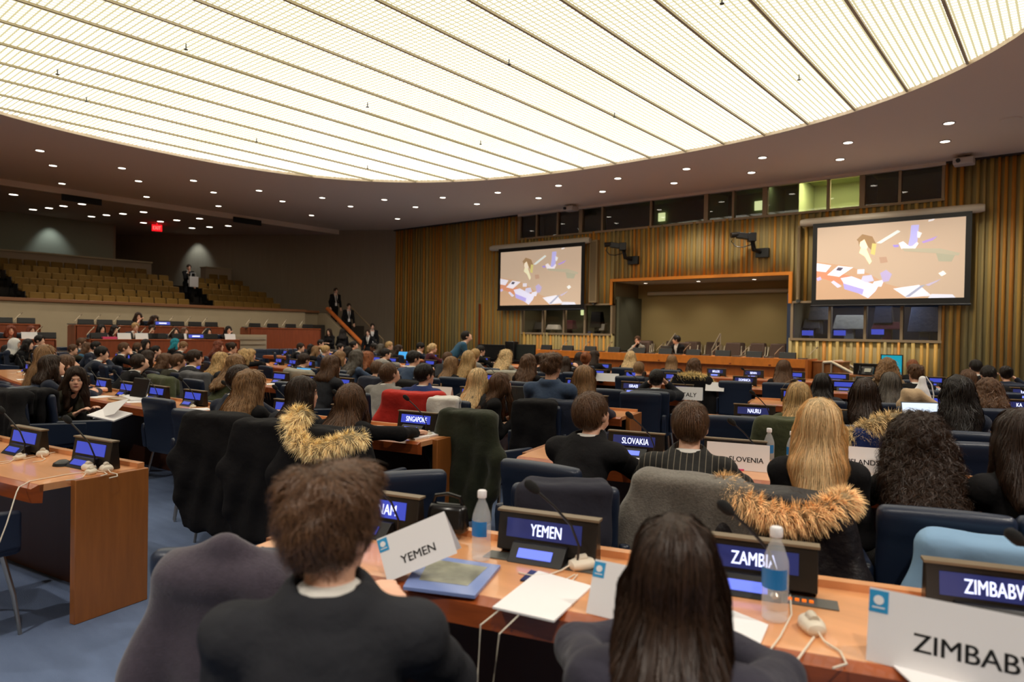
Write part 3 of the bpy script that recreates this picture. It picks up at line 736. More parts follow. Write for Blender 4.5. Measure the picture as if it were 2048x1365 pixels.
# booth windows
WN = [0]
M_TINT = mat('booth_glass', (255, 255, 255), 0.015, trans=1.0, spec=0.5)
def booth(x0, x1, z0, z1, mull, wide=(), depth=1.6, m_in=None, d0=None, ystart=0.0):
    """frame with mullions, one glass pane per opening, and a shallow dark room behind"""
    WN[0] += 1; y = WY - .03
    fr = MB(); fr.bb(x0 - .05, x1 + .05, y - .04, y + .14, z0 - .07, z0); fr.bb(x0 - .05, x1 + .05, y - .04, y + .14, z1, z1 + .06)
    xs = [x0] + list(mull) + [x1]
    for i, x in enumerate(xs):
        w = .07 if i in wide else .035; fr.bb(x - w, x + w, y - .04, y + .14, z0, z1)
    f = st(fr, 'window_%d' % WN[0], M_FRAME)
    for a, b in zip(xs[:-1], xs[1:]):
        g = MB(); g.bb(a + .03, b - .03, y + .04, y + .05, z0, z1); g.build('pane', M_TINT, f)
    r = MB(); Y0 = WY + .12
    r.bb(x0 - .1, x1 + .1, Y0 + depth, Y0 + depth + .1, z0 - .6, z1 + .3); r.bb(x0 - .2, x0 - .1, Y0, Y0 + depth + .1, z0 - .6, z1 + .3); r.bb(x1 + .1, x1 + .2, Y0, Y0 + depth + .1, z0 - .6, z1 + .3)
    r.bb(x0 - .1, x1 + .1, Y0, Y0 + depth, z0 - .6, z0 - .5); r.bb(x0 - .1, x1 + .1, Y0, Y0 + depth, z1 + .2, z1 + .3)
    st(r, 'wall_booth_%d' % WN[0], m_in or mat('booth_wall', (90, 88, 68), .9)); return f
um = [hity(px, 440, WY).x for px in (1075, 1117, 1163, 1206, 1303, 1413, 1467, 1530, 1656, 1724, 1799)]
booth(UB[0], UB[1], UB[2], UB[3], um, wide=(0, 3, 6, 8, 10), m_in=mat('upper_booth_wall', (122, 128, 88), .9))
lm = [hity(px, 640, WY).x for px in (1087, 1129, 1171)]
booth(LB[0], LB[1] - .05, LB[2], LB[3], lm)
rm = [hity(px, 640, WY).x for px in (1660, 1731, 1804)]
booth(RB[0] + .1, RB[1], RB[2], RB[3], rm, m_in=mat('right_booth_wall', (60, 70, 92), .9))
# partitions and lit rear rooms of the upper booths
for px in (1163, 1413, 1530, 1592, 1724):
    x = hity(px, 430, WY).x; mb = MB(); mb.bb(x - .03, x + .03, WY + .16, WY + 1.7, 4.7, 6.3); st(mb, 'wall_partition', mat('upper_booth_wall', (122, 128, 88)))
def alight(name, loc, size, e, color=(1, .9, .72), rot=(0, 0, 0), sy=None):
    l = bpy.data.lights.new(name, 'AREA'); l.energy = e; l.size = size; l.color = color
    if sy: l.shape = 'RECTANGLE'; l.size_y = sy
    o = bpy.data.objects.new(name, l); COL.objects.link(o); o.location = loc; o.rotation_euler = rot; return o
alight('booth_lamp', ((hity(1592, 430, WY).x + hity(1724, 430, WY).x) / 2, WY + .28, 6.29), 1.2, 110, (1, .98, .62), sy=.1)
alight('booth_lamp', (-7.2, WY + .28, 6.29), .8, 3, (.9, 1, .7), sy=.1); alight('booth_lamp', (-15, WY + .35, 2.74), 2.4, 14, (1, .85, .65), sy=.4); alight('booth_lamp', (-4.6, WY + .35, 2.72), 2.4, 18, (.7, .8, 1), sy=.4)
M_LITP = mat('lit_door_pane', (200, 220, 150), .5, emit=(226, 236, 170), es=.85)
for px, py in ((1322, 434), (1516, 411), (1166, 623)):
    z = EYE.z + 0; p = hity(px, py, WY + 1.6); mb = MB(); mb.bb(p.x - .13, p.x + .13, WY + 1.64, WY + 1.68, p.z - .15, p.z + .15)
    tag(mb.build('lit_door_pane', M_LITP), 'small square lit pane at the back of the booth, %s' % {1322: 'left of the two above the niche', 1516: 'right of the two above the niche', 1166: 'in the lower left booth'}[px], 'window pane')
# things standing in the lower booths
for i, (px, py, w, h, c) in enumerate([(1080, 652, .4, .28, 'G'), (1108, 655, .6, .2, 'w'), (1140, 650, .5, .35, 'M'), (1195, 640, .5, .6, 'k'), (1208, 655, .25, .25, 'w'), (1625, 648, .5, .3, 'G'), (1640, 625, .6, .5, 'G'), (1700, 645, .9, .42, 'q'), (1768, 630, .5, .5, 'n'), (1775, 652, .8, .22, 'M'), (1850, 640, .8, .7, 'u')]):
    p = hity(px, py, WY + .9); mb = MB(); mb.box((0, 0, h / 2), (w, .35, h), taper=(.8, .6)); mb.box((0, 0, -.2), (w * .3, .2, .42))
    o = mb.build('booth_equipment', cloth(c), None, bevel=.02); o.location = (p.x, WY + .9, p.z - h / 2)
    tag(o, 'dim console equipment behind the %s booth glass' % ('lower left' if px < 1400 else 'lower right'), 'equipment', 'equipment in the %s booth' % ('lower left' if px < 1400 else 'lower right'))
for i, (px, py) in enumerate([(1615, 666), (1679, 666), (1755, 664)]):
    p = hity(px, py, WY + .6); mb = MB(); mb.bb(-.14, .14, -.02, 0, -.05, .05); mb.bb(-.16, .16, 0, .03, -.08, .07)
    o = mb.build('booth_screen', [M_SCR]); o.location = p; tag(o, 'small lit blue monitor in the lower right booth', 'monitor', 'blue monitors in the right booth')
for px in (1050,):
    pass
# gallery: front parapet, ledge, stepped floor
GX = -24.0; yE = hitx(610, 640, GX).y
mb = MB(); mb.bb(GX - .15, GX, -5, yE, 0, 2.22); st(mb, 'wall_gallery_front', M_CREAM)
mb = MB(); mb.bb(GX - .9, GX - .75, yE, 17.05, 0, 2.22); st(mb, 'wall_gallery_recess', M_CREAM)
mb = MB(); mb.bb(GX - .75, GX - .15, yE - .15, yE, 0, 2.22); st(mb, 'wall_gallery_corner', M_CREAM)
mb = MB(); mb.bb(GX - .45, GX + .06, -5, yE + .02, 2.22, 2.32); mb.bb(GX - 1.1, GX - .6, yE, 17.05, 2.22, 2.32); st(mb, 'trim_4', mat('ledge_wood', (128, 84, 52), .45), bevel=.01)
M_GF = mat('gallery_carpet', (52, 46, 40), .95)
for k in range(7):
    xa = GX - .9 - .9 * k if k else GX - .15; xb = GX - 1.8 - .9 * k if k < 6 else -33.0
    ye = 17.0 if k == 0 else min(17.0, WY - (abs(xb) - 24.45) * .62 - .1)
    mb = MB(); mb.bb(xb, xa if k else GX - .15, -5, ye, 0, 1.72 + .27 * k); st(mb, 'floor_gallery_step_%d' % (k + 1), M_GF)
yw = hitx(303, 530, -30.2).y
mb = MB(); mb.bb(-30.35, -30.2, -5, yw, 3.2, 4.2); st(mb, 'wall_gallery_rear_partition', M_WALL); mb = MB(); mb.bb(-30.4, -30.15, -5, yw + .03, 4.2, 4.26); st(mb, 'trim_5', M_CREAM)
mb = MB(); pA = hitx(412, 560, -31.0)
# low box with pale outline beside the upper seats
p0 = hitx(412, 533, -30.4); p1 = hitx(463, 533, -30.4); mb = MB(); mb.bb(-30.9, -30.4, p0.y, p1.y, 3.3, 4.25); st(mb, 'wall_gallery_box', M_WALL)
mb = MB(); mb.bb(-30.95, -30.36, p0.y - .03, p1.y + .03, 4.25, 4.29); st(mb, 'trim_6', M_CREAM)
# raised tiers for the side desks
mb = MB(); mb.bb(-20.6, -19.3, -5, 11.6, 0, .42); st(mb, 'floor_tier_1', M_STEP)
mb = MB(); mb.bb(GX, -20.6, -5, 15.4, 0, .80); st(mb, 'floor_tier_2', M_STEP)
# stairs down from the gallery with a solid parapet and handrails
mb = MB(); ns = 10
for i in range(ns): mb.bb(-24.6 + i * .27, -24.6 + (i + 1) * .27, 17.2, 18.4, 0, 1.7 - i * .17)
st(mb, 'floor_stairs', M_STEP)
mb = MB(); mb.bb(-26.3, -24.6, 16.8, 19.4, 0, 1.72); st(mb, 'floor_landing', M_STEP)
mb = MB(); mb.prism([(-24.75, 0), (-21.6, 0), (-21.6, .62), (-24.25, 2.2), (-24.75, 2.22)], 'y', 17.05, 17.2); st(mb, 'wall_stair_parapet', M_CREAM)
a = hity(657, 620, 17.12); b = hity(728, 692, 17.12)
mb = MB(); d = (b - a).normalized(); a2 = a - d * .1; b2 = b + d * .5; mb.tube([a2, b2], .085, 10)
tag(mb.build('stair_handrail', mat('rail_wood', (206, 112, 52), .35, noise=(6, .15)), None, True), 'thick orange wooden handrail sloping down the gallery stairs', 'handrail')
mb = MB(); mb.tube([(-24.5, 18.5, 2.6), (-22.2, 18.5, 1.15)], .03, 8); mb.tube([(-24.5, 18.5, 2.6), (-24.5, 18.5, 1.6)], .02, 6); mb.tube([(-22.2, 18.5, 1.15), (-22.2, 18.5, .1)], .02, 6)
tag(mb.build('stair_rail', M_FRAME, None, True), 'thin pale rail along the far side of the gallery stairs', 'handrail')
# service door high on the dark side wall
dW = Vector((-24.45 + 36.6, WY + .1 - 13.5)).normalized(); nW = Vector((dW.y, -dW.x))
def onwall(px, py):
    d = ray(px, py); A = Vector((-36.6, 13.5)); # intersect in plan
    den = d.x * dW.y - d.y * dW.x; t = ((A.x) * dW.y - (A.y) * dW.x) / den; p = EYE + d * t; return p
p = onwall(657, 590); ang = math.atan2(dW.y, dW.x)
mb = MB(); mb.bb(-.5, .5, -.03, 0, -2.05 + .55, .55); dr = st(mb, 'door_1', mat('door_paint', (92, 80, 68), .8)); dr.location = (p.x + nW.x * .02, p.y + nW.y * .02, p.z); dr.rotation_euler = (0, 0, ang)
mb = MB(); mb.bb(-.56, -.5, -.06, 0, -1.5, .55); mb.bb(.5, .56, -.06, 0, -1.5, .55); mb.bb(-.56, .56, -.06, 0, .55, .62); mb.build('door_frame', M_FRAME, dr)
mb = MB(); mb.tube([(.4, -.06, -.55), (.4, -.09, -.55), (.28, -.09, -.55)], .015, 6); mb.build('door_handle', M_CHROME, dr)
# ================================================================ lamps and fittings
M_DL = mat('downlight_glow', (255, 255, 255), .5, emit=(255, 244, 226), es=6.0)
M_RING = mat('downlight_ring', (170, 156, 146), .5)
def downlight(p, label, group, r=.085, glow=M_DL):
    t = empty('ceiling_downlight', p, 0, label, 'ceiling light', group)
    mb = MB(); mb.lathe([(r * 1.25, 0), (r * 1.25, -.012), (r, -.014), (r, 0)], 16); mb.build('trim_ring', M_RING, t, True)
    mb = MB(); mb.lathe([(r * .98, -.006), (r * .98, -.010)], 16); mb.build('lamp_lens', glow, t)
    return t
first = {}
def place_dl(p, label, group, r=.085):
    k = (round(r, 3))
    if k not in first: first[k] = downlight(p, label, group, r); register(first[k])
    else: dup(first[k], p, 0, label, group)
MAIN = [(80, 301), (106, 331), (243.7, 336), (124, 367), (64, 382), (277, 362), (387, 361), (293, 393.5), (205, 402), (427, 384.6), (437, 412), (331.6, 419), (518, 381), (565, 402.5), (446.5, 433), (556, 445.5), (644.5, 395.5), (623, 430.6), (768.7, 399.4), (701, 412.7), (795, 437.6), (831, 414), (885.5, 395), (953.7, 408), (995.5, 385), (1077, 396), (1117, 371), (1205, 383), (1235.6, 356.6), (1348, 366), (1373, 337.6), (1503, 345), (1525, 315), (1680, 318.6), (1696, 285), (1890, 282.7), (1898, 246)]
for px, py in MAIN: place_dl(hitz(px, py, CEIL - .001), 'round recessed downlight in the main ceiling around the luminous oval', 'downlights around the luminous ceiling', .10)
GAL = [(27, 389), (66, 419), (98, 416), (127, 412), (164, 408), (183, 433), (213, 430), (246, 427.5), (287, 424), (287, 445.5), (321, 443), (353.5, 440.4), (399, 437), (384, 456), (419, 454), (456.6, 451.7)]
for px, py in GAL: place_dl(hitz(px, py, GALC - .001), 'round recessed downlight in the lower gallery ceiling', 'downlights over the gallery seats', .13)
for x in (-11.9, -9.9, -8.0): place_dl((x, 21.9, NZ - .001), 'small downlight in the niche ceiling above the brown chairs', 'downlights in the podium niche', .07)
def spot(loc, tgt, e, ang=60, col=(1, .93, .82)):
    l = bpy.data.lights.new('downlight_beam', 'SPOT'); l.energy = e; l.spot_size = R(ang); l.spot_blend = .8; l.shadow_soft_size = .1; l.color = col
    o = bpy.data.objects.new('downlight_beam', l); COL.objects.link(o); o.location = loc
    o.rotation_euler = (Vector(tgt) - Vector(loc)).to_track_quat('-Z', 'Y').to_euler()
spot((-32.3, 5.5, 5.95), (-32.9, 5.6, 4), 60, 75, (.8, .95, 1)); spot((-32.3, 9.6, 5.95), (-32.9, 9.7, 4), 60, 75, (.8, .95, 1)); 
pg = onwall(400, 500); spot((pg.x + nW.x * .8, pg.y + nW.y * .8, 5.95), (pg.x, pg.y, 4.3), 60, 70, (.8, .95, 1))
for y in (5, 9, 13): spot((-27, y, 5.9), (-27, y, 0), 90, 110)
for x in (-11.9, -9.9, -8.0): spot((x, 21.8, NZ - .03), (x, 22, 0), 34, 110)
for x in (-12, -8.5, -6): spot((x, 18.4, CEIL - .05), (x, 17.2, 0), 22, 60)
for loc, e in [((1.6, -1.2), 900), ((-2.5, -2.6), 900), ((-7.5, -3), 900), ((-12.5, -2.8), 700), ((2.6, 3.2), 900), ((2.6, 7.2), 800), ((3.0, 11.5), 700), ((2.0, 16), 600), ((-20.5, 2), 600)]:
    place_dl((loc[0], loc[1], CEIL - .001), 'round recessed downlight in the main ceiling around the luminous oval', 'downlights around the luminous ceiling', .10)
    spot((loc[0], loc[1], CEIL - .03), (loc[0], loc[1], 0), e, 125, (1, .92, .8))
for k in (0, 5, 8, 12, 18, 22, 24, 26, 29, 31, 33, 35):
    p = hitz(MAIN[k][0], MAIN[k][1], CEIL - .03); spot(p, (p.x, p.y, 0), 420, 125, (1, .92, .8))
# exit sign
p = hitz(314, 447, GALC); t = empty('exit_sign', (p.x, p.y, GALC), R(-62 + 0), 'red glowing exit sign hanging from the gallery ceiling', 'exit sign')
t.rotation_euler = (0, 0, math.atan2(p.y, p.x) - R(90) + R(0))
mb = MB(); mb.bb(-.2, .2, -.03, .03, -.34, -.06); mb.bb(-.02, .02, -.02, .02, -.06, 0); mb.build('sign_box', mat('sign_red', (150, 10, 16), .4, emit=(255, 18, 30), es=1.3), t)
o = link('lettering', text_mesh('EXIT', .3, .15), mat('sign_letter', (255, 90, 90), .4, emit=(255, 120, 110), es=1.4), t); o.location = (0, -.034, -.2)
# dark ceiling vents
for px, py, lab in ((164, 400, 'black slatted vent in the gallery ceiling on the left'), (495, 443, 'black slatted vent in the gallery ceiling near the dark wall')):
    p = hitz(px, py, CEIL - .02); p.x = -26.64
    q = hitx(px, py, -26.66); t = empty('ceiling_vent', (q.x, q.y, q.z), 0, lab, 'vent')
    mb = MB(); mb.bb(-.02, .02, -.62, .62, -.11, .11); mb.build('vent_frame', M_BLACK, t)
    mb = MB()
    for k in range(5): mb.bb(.02, .045, -.6, .6, -.1 + k * .045, -.085 + k * .045)
    mb.build('vent_louvres', mat('vent_dark', (14, 13, 12), .6), t)
# projection screens
def proj_screen(pxl, pxr, pt, pb, Y, label, clab, cpx):
    L = hity(pxl, pb[0], Y); Rr = hity(pxr, pb[1], Y); zt = (hity(pxl, pt[0], Y).z + hity(pxr, pt[1], Y).z) / 2; zb = (L.z + Rr.z) / 2
    x0, x1 = L.x, Rr.x; W = x1 - x0; H = zt - zb
    t = empty('projection_screen', ((x0 + x1) / 2, Y, zb), 0, label, 'projection screen')
    mb = MB(); mb.bb(-W / 2 - .13, W / 2 + .13, .01, .03, -.16, H + .22); mb.build('black_border', M_BLACK, t)
    mb = MB(); mb.tube([(-W / 2 - .15, .02, -.17), (W / 2 + .15, .02, -.17)], .03, 8); mb.build('bottom_bar', M_BLACK, t)
    mb = MB(); mb.bb(-W / 2, W / 2, 0, .009, 0, H); mb.build('screen_surface', M_PAPER, t)
    # the projected picture: soft shapes over a warm brown field
    V = []; Fc = []; C = []
    def poly(pts, c, lay):
        b = len(V)
        for u, v in pts: V.append(((u - .5) * W, -.004 - lay * .0012, (1 - v) * H)); C.append(lin(c))
        Fc.append(tuple(range(b, b + len(pts))))
    bg = (188, 164, 140)
    poly([(0, 0), (1, 0), (1, 1), (0, 1)], bg, 0)
    sh = [([(0, .47), (.08, .5), (.24, .55), (.38, .66), (.5, .8), (.66, .9), (.78, 1), (0, 1), (0, .8)], (190, 150, 116)),
          ([(0, .55), (.1, .6), (.24, .68), (.4, .8), (.36, .92), (.2, .8), (0, .68)], (206, 130, 96)),
          ([(.0, .49), (.11, .53), (.07, .62), (0, .6)], (232, 232, 250)), ([(.16, .54), (.27, .57), (.17, .69), (.08, .66)], (238, 236, 252)),
          ([(.16, .56), (.2, .57), (.18, .61), (.145, .6)], (60, 60, 84)), ([(.18, .71), (.26, .69), (.45, .83), (.43, .9), (.38, .99), (.22, .83)], (224, 226, 255)),
          ([(.2, .78), (.35, .87), (.34, .94), (.21, .86)], (168, 160, 240)), ([(.13, .74), (.19, .82), (.16, .84), (.11, .76)], (214, 214, 248)),
          ([(.42, .77), (.49, .75), (.47, .84), (.40, .83)], (226, 228, 250)), ([(.3, .6), (.35, .6), (.35, .66), (.30, .66)], (224, 222, 240)),
          ([(.34, .69), (.4, .68), (.42, .76), (.36, .78), (.33, .74)], (198, 200, 236)), ([(.46, .66), (.5, .62), (.54, .68), (.52, .77), (.48, .78)], (176, 164, 214)),
          ([(.55, .87), (.72, .83), (.8, .97), (.64, .99)], (228, 232, 248)), ([(.73, .84), (.76, .83), (.66, .98), (.63, .98)], (150, 160, 190)), ([(.8, .95), (.93, .96), (.95, 1), (.78, 1)], (220, 226, 246)),
          ([(.32, .19), (.36, .2), (.38, .27), (.36, .34), (.33, .34), (.31, .27)], (246, 232, 206)), ([(.29, .2), (.33, .13), (.4, .17), (.43, .28), (.41, .38), (.37, .3), (.345, .2), (.31, .24)], (146, 112, 74)),
          ([(.30, .2), (.32, .17), (.31, .3)], (150, 116, 80)), ([(.32, .32), (.36, .33), (.40, .5), (.385, .54), (.35, .43), (.31, .38)], (240, 238, 196)), ([(.4, .26), (.43, .27), (.42, .42), (.39, .4)], (206, 196, 110)),
          ([(.43, .26), (.57, .11), (.59, .13), (.46, .27)], (220, 236, 236)), ([(.66, .06), (.71, .06), (.7, .3), (.64, .35), (.655, .2)], (176, 176, 250)), ([(.7, .14), (.73, .17), (.715, .23), (.7, .22)], (232, 240, 250)),
          ([(.58, .28), (.61, .26), (.65, .33), (.67, .33), (.7, .28), (.71, .3), (.69, .36), (.6, .36)], (240, 236, 248)), ([(.54, .3), (.58, .3), (.58, .33), (.55, .33)], (150, 130, 230)), ([(.73, .28), (.83, .22), (.8, .27), (.74, .3)], (170, 140, 224)),
          ([(.82, .42), (.88, .41), (.94, .47), (.92, .55), (.84, .54)], (160, 160, 136)), ([(.6, .35), (.85, .38), (.97, .45), (.96, .48), (.84, .44), (.62, .39)], (172, 166, 142)), ([(.84, .69), (.87, .66), (.89, .7), (.86, .73)], (236, 244, 246)),
          ([(.45, .45), (.5, .45), (.51, .52), (.46, .53)], (176, 140, 116)), ([(.77, .01), (.81, 0), (.8, .02), (.77, .03)], (240, 240, 250)), ([(.76, .83), (.86, .76), (.83, .8), (.78, .85)], (186, 176, 206)), ([(.0, .7), (.03, .68), (.04, .72), (.01, .74)], (190, 180, 240))]
    for i, (pp, c) in enumerate(sh): poly(pp, tuple(.8 * c[q] + .2 * bg[q] for q in range(3)), 1 + i * .12)
    me = bpy.data.meshes.new('projected_picture'); me.from_pydata(V, [], Fc); me.update()
    a = me.color_attributes.new('Col', 'FLOAT_COLOR', 'POINT'); a.data.foreach_set('color', [q for c in C for q in (*c, 1)])
    link('projected_picture', me, mat('projection', (255, 255, 255), .8, emit=(255, 255, 255), es=.8, attr=True), t).data.materials[0].node_tree.nodes['Principled BSDF'].inputs['Base Color'].default_value = (.1, .1, .1, 1)
    for c in me.materials[0].node_tree.links: pass
    cc = [hity(q[0], q[1], Y + .02) for q in cpx]
    mb = MB(); z = (cc[0].z + cc[1].z) / 2; mb.tube([(cc[0].x, Y + .1, z), (cc[0].x + .12, Y + .1, z), (cc[1].x - .12, Y + .1, z), (cc[1].x, Y + .1, z)], [.09, .115, .115, .09], 14)
    for s in (cc[0].x + .5, cc[1].x - .5): mb.bb(s - .03, s + .03, Y + .1, WY - .085, z - .03, z + .06)
    tag(mb.build('screen_casing', mat('casing', (214, 202, 178), .5), None, True), clab, 'screen casing')
proj_screen(1000, 1161, (505.7, 492.7), (611.5, 609.5), 20.6, 'left hanging projection screen showing a blurred live picture, by the column speaker', 'pale cylindrical casing above the left projection screen', ((979, 497), (1178, 480)))
proj_screen(1632, 1928, (456, 434), (599.5, 596), 20.6, 'right hanging projection screen, the larger looking one near the corner', 'pale cylindrical casing above the right projection screen', ((1600, 445), (1970, 416)))
# column loudspeaker and tall wall box beside the screens
def wallbox(px0, px1, pt, pb, name, lab, cat, m):
    a = hity(px0, pb, WY - .1); b = hity(px1, pt, WY - .1); t = empty(name, ((a.x + b.x) / 2, WY - .07, a.z), 0, lab, cat); w = (b.x - a.x) / 2; h = b.z - a.z
    mb = MB(); mb.bb(-w, w, -.14, 0, 0, h); mb.build('cabinet', m, t, bevel=.01)
    mb = MB(); mb.bb(-w * .7, w * .7, -.148, -.14, h * .03, h * .97)
    mb.build('grille', mat('grille_tan', (138, 118, 86), .8, bump=(200, .6)), t); mb = MB(); mb.bb(-.05, .05, -.1, .05, -.08, 0); mb.build('bracket', M_GREY, t); return t
wallbox(1180, 1198, 480, 606, 'column_speaker', 'tall slim beige column loudspeaker beside the left projection screen', 'loudspeaker', mat('speaker_tan', (158, 136, 98), .6))
wallbox(1594, 1603, 452, 600, 'column_speaker', 'narrow beige column loudspeaker left of the right projection screen', 'loudspeaker', mat('speaker_tan', (158, 136, 98)))
wallbox(959, 961, 608, 690, 'wall_channel', 'thin dark vertical channel on the slatted wall left of the left screen', 'cable channel', M_EDGE)
# wall cameras on brackets
for px, py, lab in ((1268, 520, 'black camera on a wall bracket right of the left screen'), (1526, 505, 'black camera on a wall bracket left of the right screen')):
    p = hity(px, py, WY - .1); t = empty('wall_camera', (p.x, WY - .08, p.z), 0, lab, 'camera')
    mb = MB(); mb.bb(-.2, .2, -.12, 0, -.16, .12); mb.build('mount_plate', M_BLACK, t, bevel=.01)
    mb = MB(); mb.tube([(-.05, -.1, 0), (-.16, -.35, .05), (-.18, -.42, .3)], [.055, .07, .07], 8); mb.build('bracket_arm', M_BLACK, t, True)
    mb = MB(); mb.box((-.2, -.45, .42), (.24, .3, .26), (0, 0, .5)); mb.box((-.42, -.62, .46), (.34, .2, .18), (0, .15, .5)); mb.build('camera_body', M_BLACK, t, bevel=.015)
    mb = MB(); mb.tube([(-.52, -.72, .5), (-.68, -.86, .47)], [.075, .085], 12); mb.build('camera_lens', M_CASE, t, True)
    mb = MB(); mb.tube([(-.6, -.7, .5), (-.72, -.7, .3), (-.6, -.65, .15), (-.4, -.6, .12), (-.2, -.45, .2)], .016, 6); mb.build('camera_cable', M_BLACK, t, True)
for px, py, lab in ((1141, 417, 'white wall projector under the ceiling above the left screen'), (1928, 322, 'white ceiling projector above the right end of the right screen')):
    p = hity(px, py, WY - .6); t = empty('projector', p, 0, lab, 'projector')
    mb = MB(); mb.bb(-.22, .22, -.2, .2, -.1, .06); mb.build('housing', mat('projector_white', (206, 196, 186), .5), t, bevel=.02)
    mb = MB(); mb.lathe([(.05, 0), (.05, .05)], 12); lz = mb.build('projector_lens', M_BLACK, t, True); lz.rotation_euler = (R(90), 0, 0); lz.location = (-.1, -.2, -.02)
    mb = MB(); mb.tube([(0, 0, .06), (0, 0, CEIL - p.z)], .03, 8); mb.build('mount_pole', M_RING, t)
    if px > 1500: mb = MB(); mb.lathe([(.14, CEIL - p.z - .03), (.14, CEIL - p.z)], 12); mb.build('mount_plate', M_RING, t)
for px, py in ((644, 458), (100, 437)):
    p = hitz(px, py, CEIL if px > 500 else GALC); mb = MB(); mb.bb(-.12, .12, -.1, .1, -.14, 0); o = mb.build('ceiling_sensor', M_RING, None, bevel=.01); o.location = (p.x, p.y, CEIL if px > 500 else GALC); tag(o, 'small pale box on the %s' % ('ceiling above the dark side wall' if px > 500 else 'gallery ceiling at the far left'), 'sensor')
mb = MB(); mb.lathe([(.18, -.03), (.2, 0)], 20); o = mb.build('ceiling_disc', M_CEIL, None, True); o.location = hitz(2022, 238, CEIL); tag(o, 'flat round cover in the ceiling at the upper right', 'ceiling fitting')

# ================================================================ gallery seats
def make_seat():
    t = empty('gallery_seat', (0, 0, 0), 0, 'mustard upholstered tip-up seat in the raked gallery rows', 'seat', 'mustard gallery seats')
    mb = MB(); mb.box((-.26, 0, .62), (.09, .39, .44), (0, -.14, 0)); mb.build('backrest', M_MUST, t, bevel=.035)
    mb = MB(); mb.box((-.03, 0, .42), (.42, .38, .11)); mb.build('seat', M_MUST, t, bevel=.03)
    mb = MB(); mb.bb(-.3, .12, -.215, -.195, .3, .60); mb.bb(-.12, -.06, -.215, -.195, 0, .4); mb.build('armrest', M_BLACK, t)
    mb = MB(); mb.bb(-.2, -.12, -.03, .03, 0, .38); mb.build('leg', M_BLACK, t)
    register(t); return t
seat0 = make_seat(); used = False
segs = []
yk = [600.8, 590, 580, 570, 559, 548.5]
for k in range(6):
    X = -24.95 - .9 * k; z = 1.72 + .27 * k
    yr = yk[k]
    for (a, b) in (((62, 47, 33, 20, 8, -8)[k], (386, 377, 365, 353, 344, 300)[k]), ((435, 423, 411, 400, 396, 423)[k], (568, 554, 540, 507, 493, 463)[k]), ((-130, -130, -130, -130, -130, -130)[k], (34, 20, 2, -12, -24, -40)[k])):
        ya, yb = hitx(a, yr, X).y, hitx(b, yr, X).y; n = max(1, round((yb - ya) / .43))
        if b < 60 and a < 0 and k != 5: ya = yb - 1.2; n = 2
        if b < 40 and a < 0: continue
        for i in range(n):
            y = ya + (i + .5) * (yb - ya) / n
            sg = 'left block' if b < 390 and a < 430 and not (a == 423 and k == 5) else 'right block'
            lb = 'mustard upholstered tip-up gallery seat, %s, row %s' % (sg, ('at the front ledge', 'second from the ledge', 'third from the ledge', 'fourth from the ledge', 'fifth from the ledge', 'at the back')[k]); gr = 'gallery seats, %s, row %d' % (sg, k + 1)
            if not used: seat0.location = (X, y, z); used = True; seat0['label'] = lb; seat0['group'] = gr
            else: dup(seat0, (X, y, z), 0, lb, gr)
# ================================================================ curved delegate desks
KR = .02
YC = [.60, 2.77, 5.10, 7.40, 9.95, 12.30]; YR = [.37, 2.64, 5.10, 7.45, 9.95, 12.30]
def Ny(i, x, right=None):
    if right is None: right = x > -3.4
    return (YR if right else YC)[i] + KR * (max(x, -15.5) + 8.9) ** 2
def slope(x): return math.atan(2 * KR * (max(x, -15.5) + 8.9))
def on_row(i, x, d, right=None):
    """point at distance d beyond the near edge of row i"""
    a = slope(x); return Vector((x - math.sin(a) * d, Ny(i, x, right) + math.cos(a) * d, 0))
def sweep(name, prof, i, x0, x1, m, parent, right, n=None, caps=True, off=0):
    n = n or max(2, int(abs(x1 - x0) / .35)); V = []; F = []; k = len(prof)
    for s in range(n + 1):
        x = x0 + (x1 - x0) * s / n
        for d, z in prof:
            p = on_row(i, x, d, right); V.append((p.x, p.y, z))
    for s in range(n):
        for q in range(k): F.append((s * k + q, s * k + (q + 1) % k, (s + 1) * k + (q + 1) % k, (s + 1) * k + q))
    if caps: F += [tuple(range(k)), tuple(range(n * k, n * k + k))[::-1]]
    mb = MB(); mb.add(V, F); return mb.build(name, m, parent)
def desk(i, x0, x1, right, label):
    t = empty('curved_desk', (0, 0, 0), 0, label, 'desk', None)
    sweep('desktop', [(.035, .715), (.58, .715), (.58, .75), (.035, .75)], i, x0, x1, M_TOP, t, right)
    sweep('front_edge', [(.0, .665), (.05, .655), (.055, .7495), (.03, .7495), (-.004, .735)], i, x0, x1, M_EDGE, t, right)
    sweep('back_rail', [(.545, .74), (.585, .74), (.585, .775), (.545, .775)], i, x0, x1, M_TOP, t, right)
    sweep('modesty_panel', [(.50, .0), (.53, .0), (.53, .72), (.50, .72)], i, x0 + .02, x1 - .02, mat('inner_wood', (70, 36, 20), .5), t, right)
    for x, s in ((x0, -1), (x1, 1)):
        a = slope(x); mb = MB(); mb.box((s * .02, .385, .3745), (.045, .40, .749)); o = mb.build('end_panel', M_PANEL, t, bevel=.004); q = on_row(i, x, 0, right); o.location = q; o.rotation_euler = (0, 0, a)
    return t
DW = ['first from the camera', 'second from the camera', 'third from the camera', 'fourth from the camera', 'fifth from the camera', 'nearest the podium']
CE = [-3.95, -3.60, -3.35, -3.75, -4.75, -6.6]; RS = [-2.28, -2.75, -2.75, -3.0, -4.20, -6.1]; RE = [1.6, 2.6, 3.4, 4.0, 4.2, 4.4]
for i in range(6):
    desk(i, -14.3, CE[i], False, 'long curved wooden desk left of the aisle, row %s' % DW[i])
    desk(i, RS[i], RE[i], True, 'long curved wooden desk right of the aisle, row %s' % DW[i])
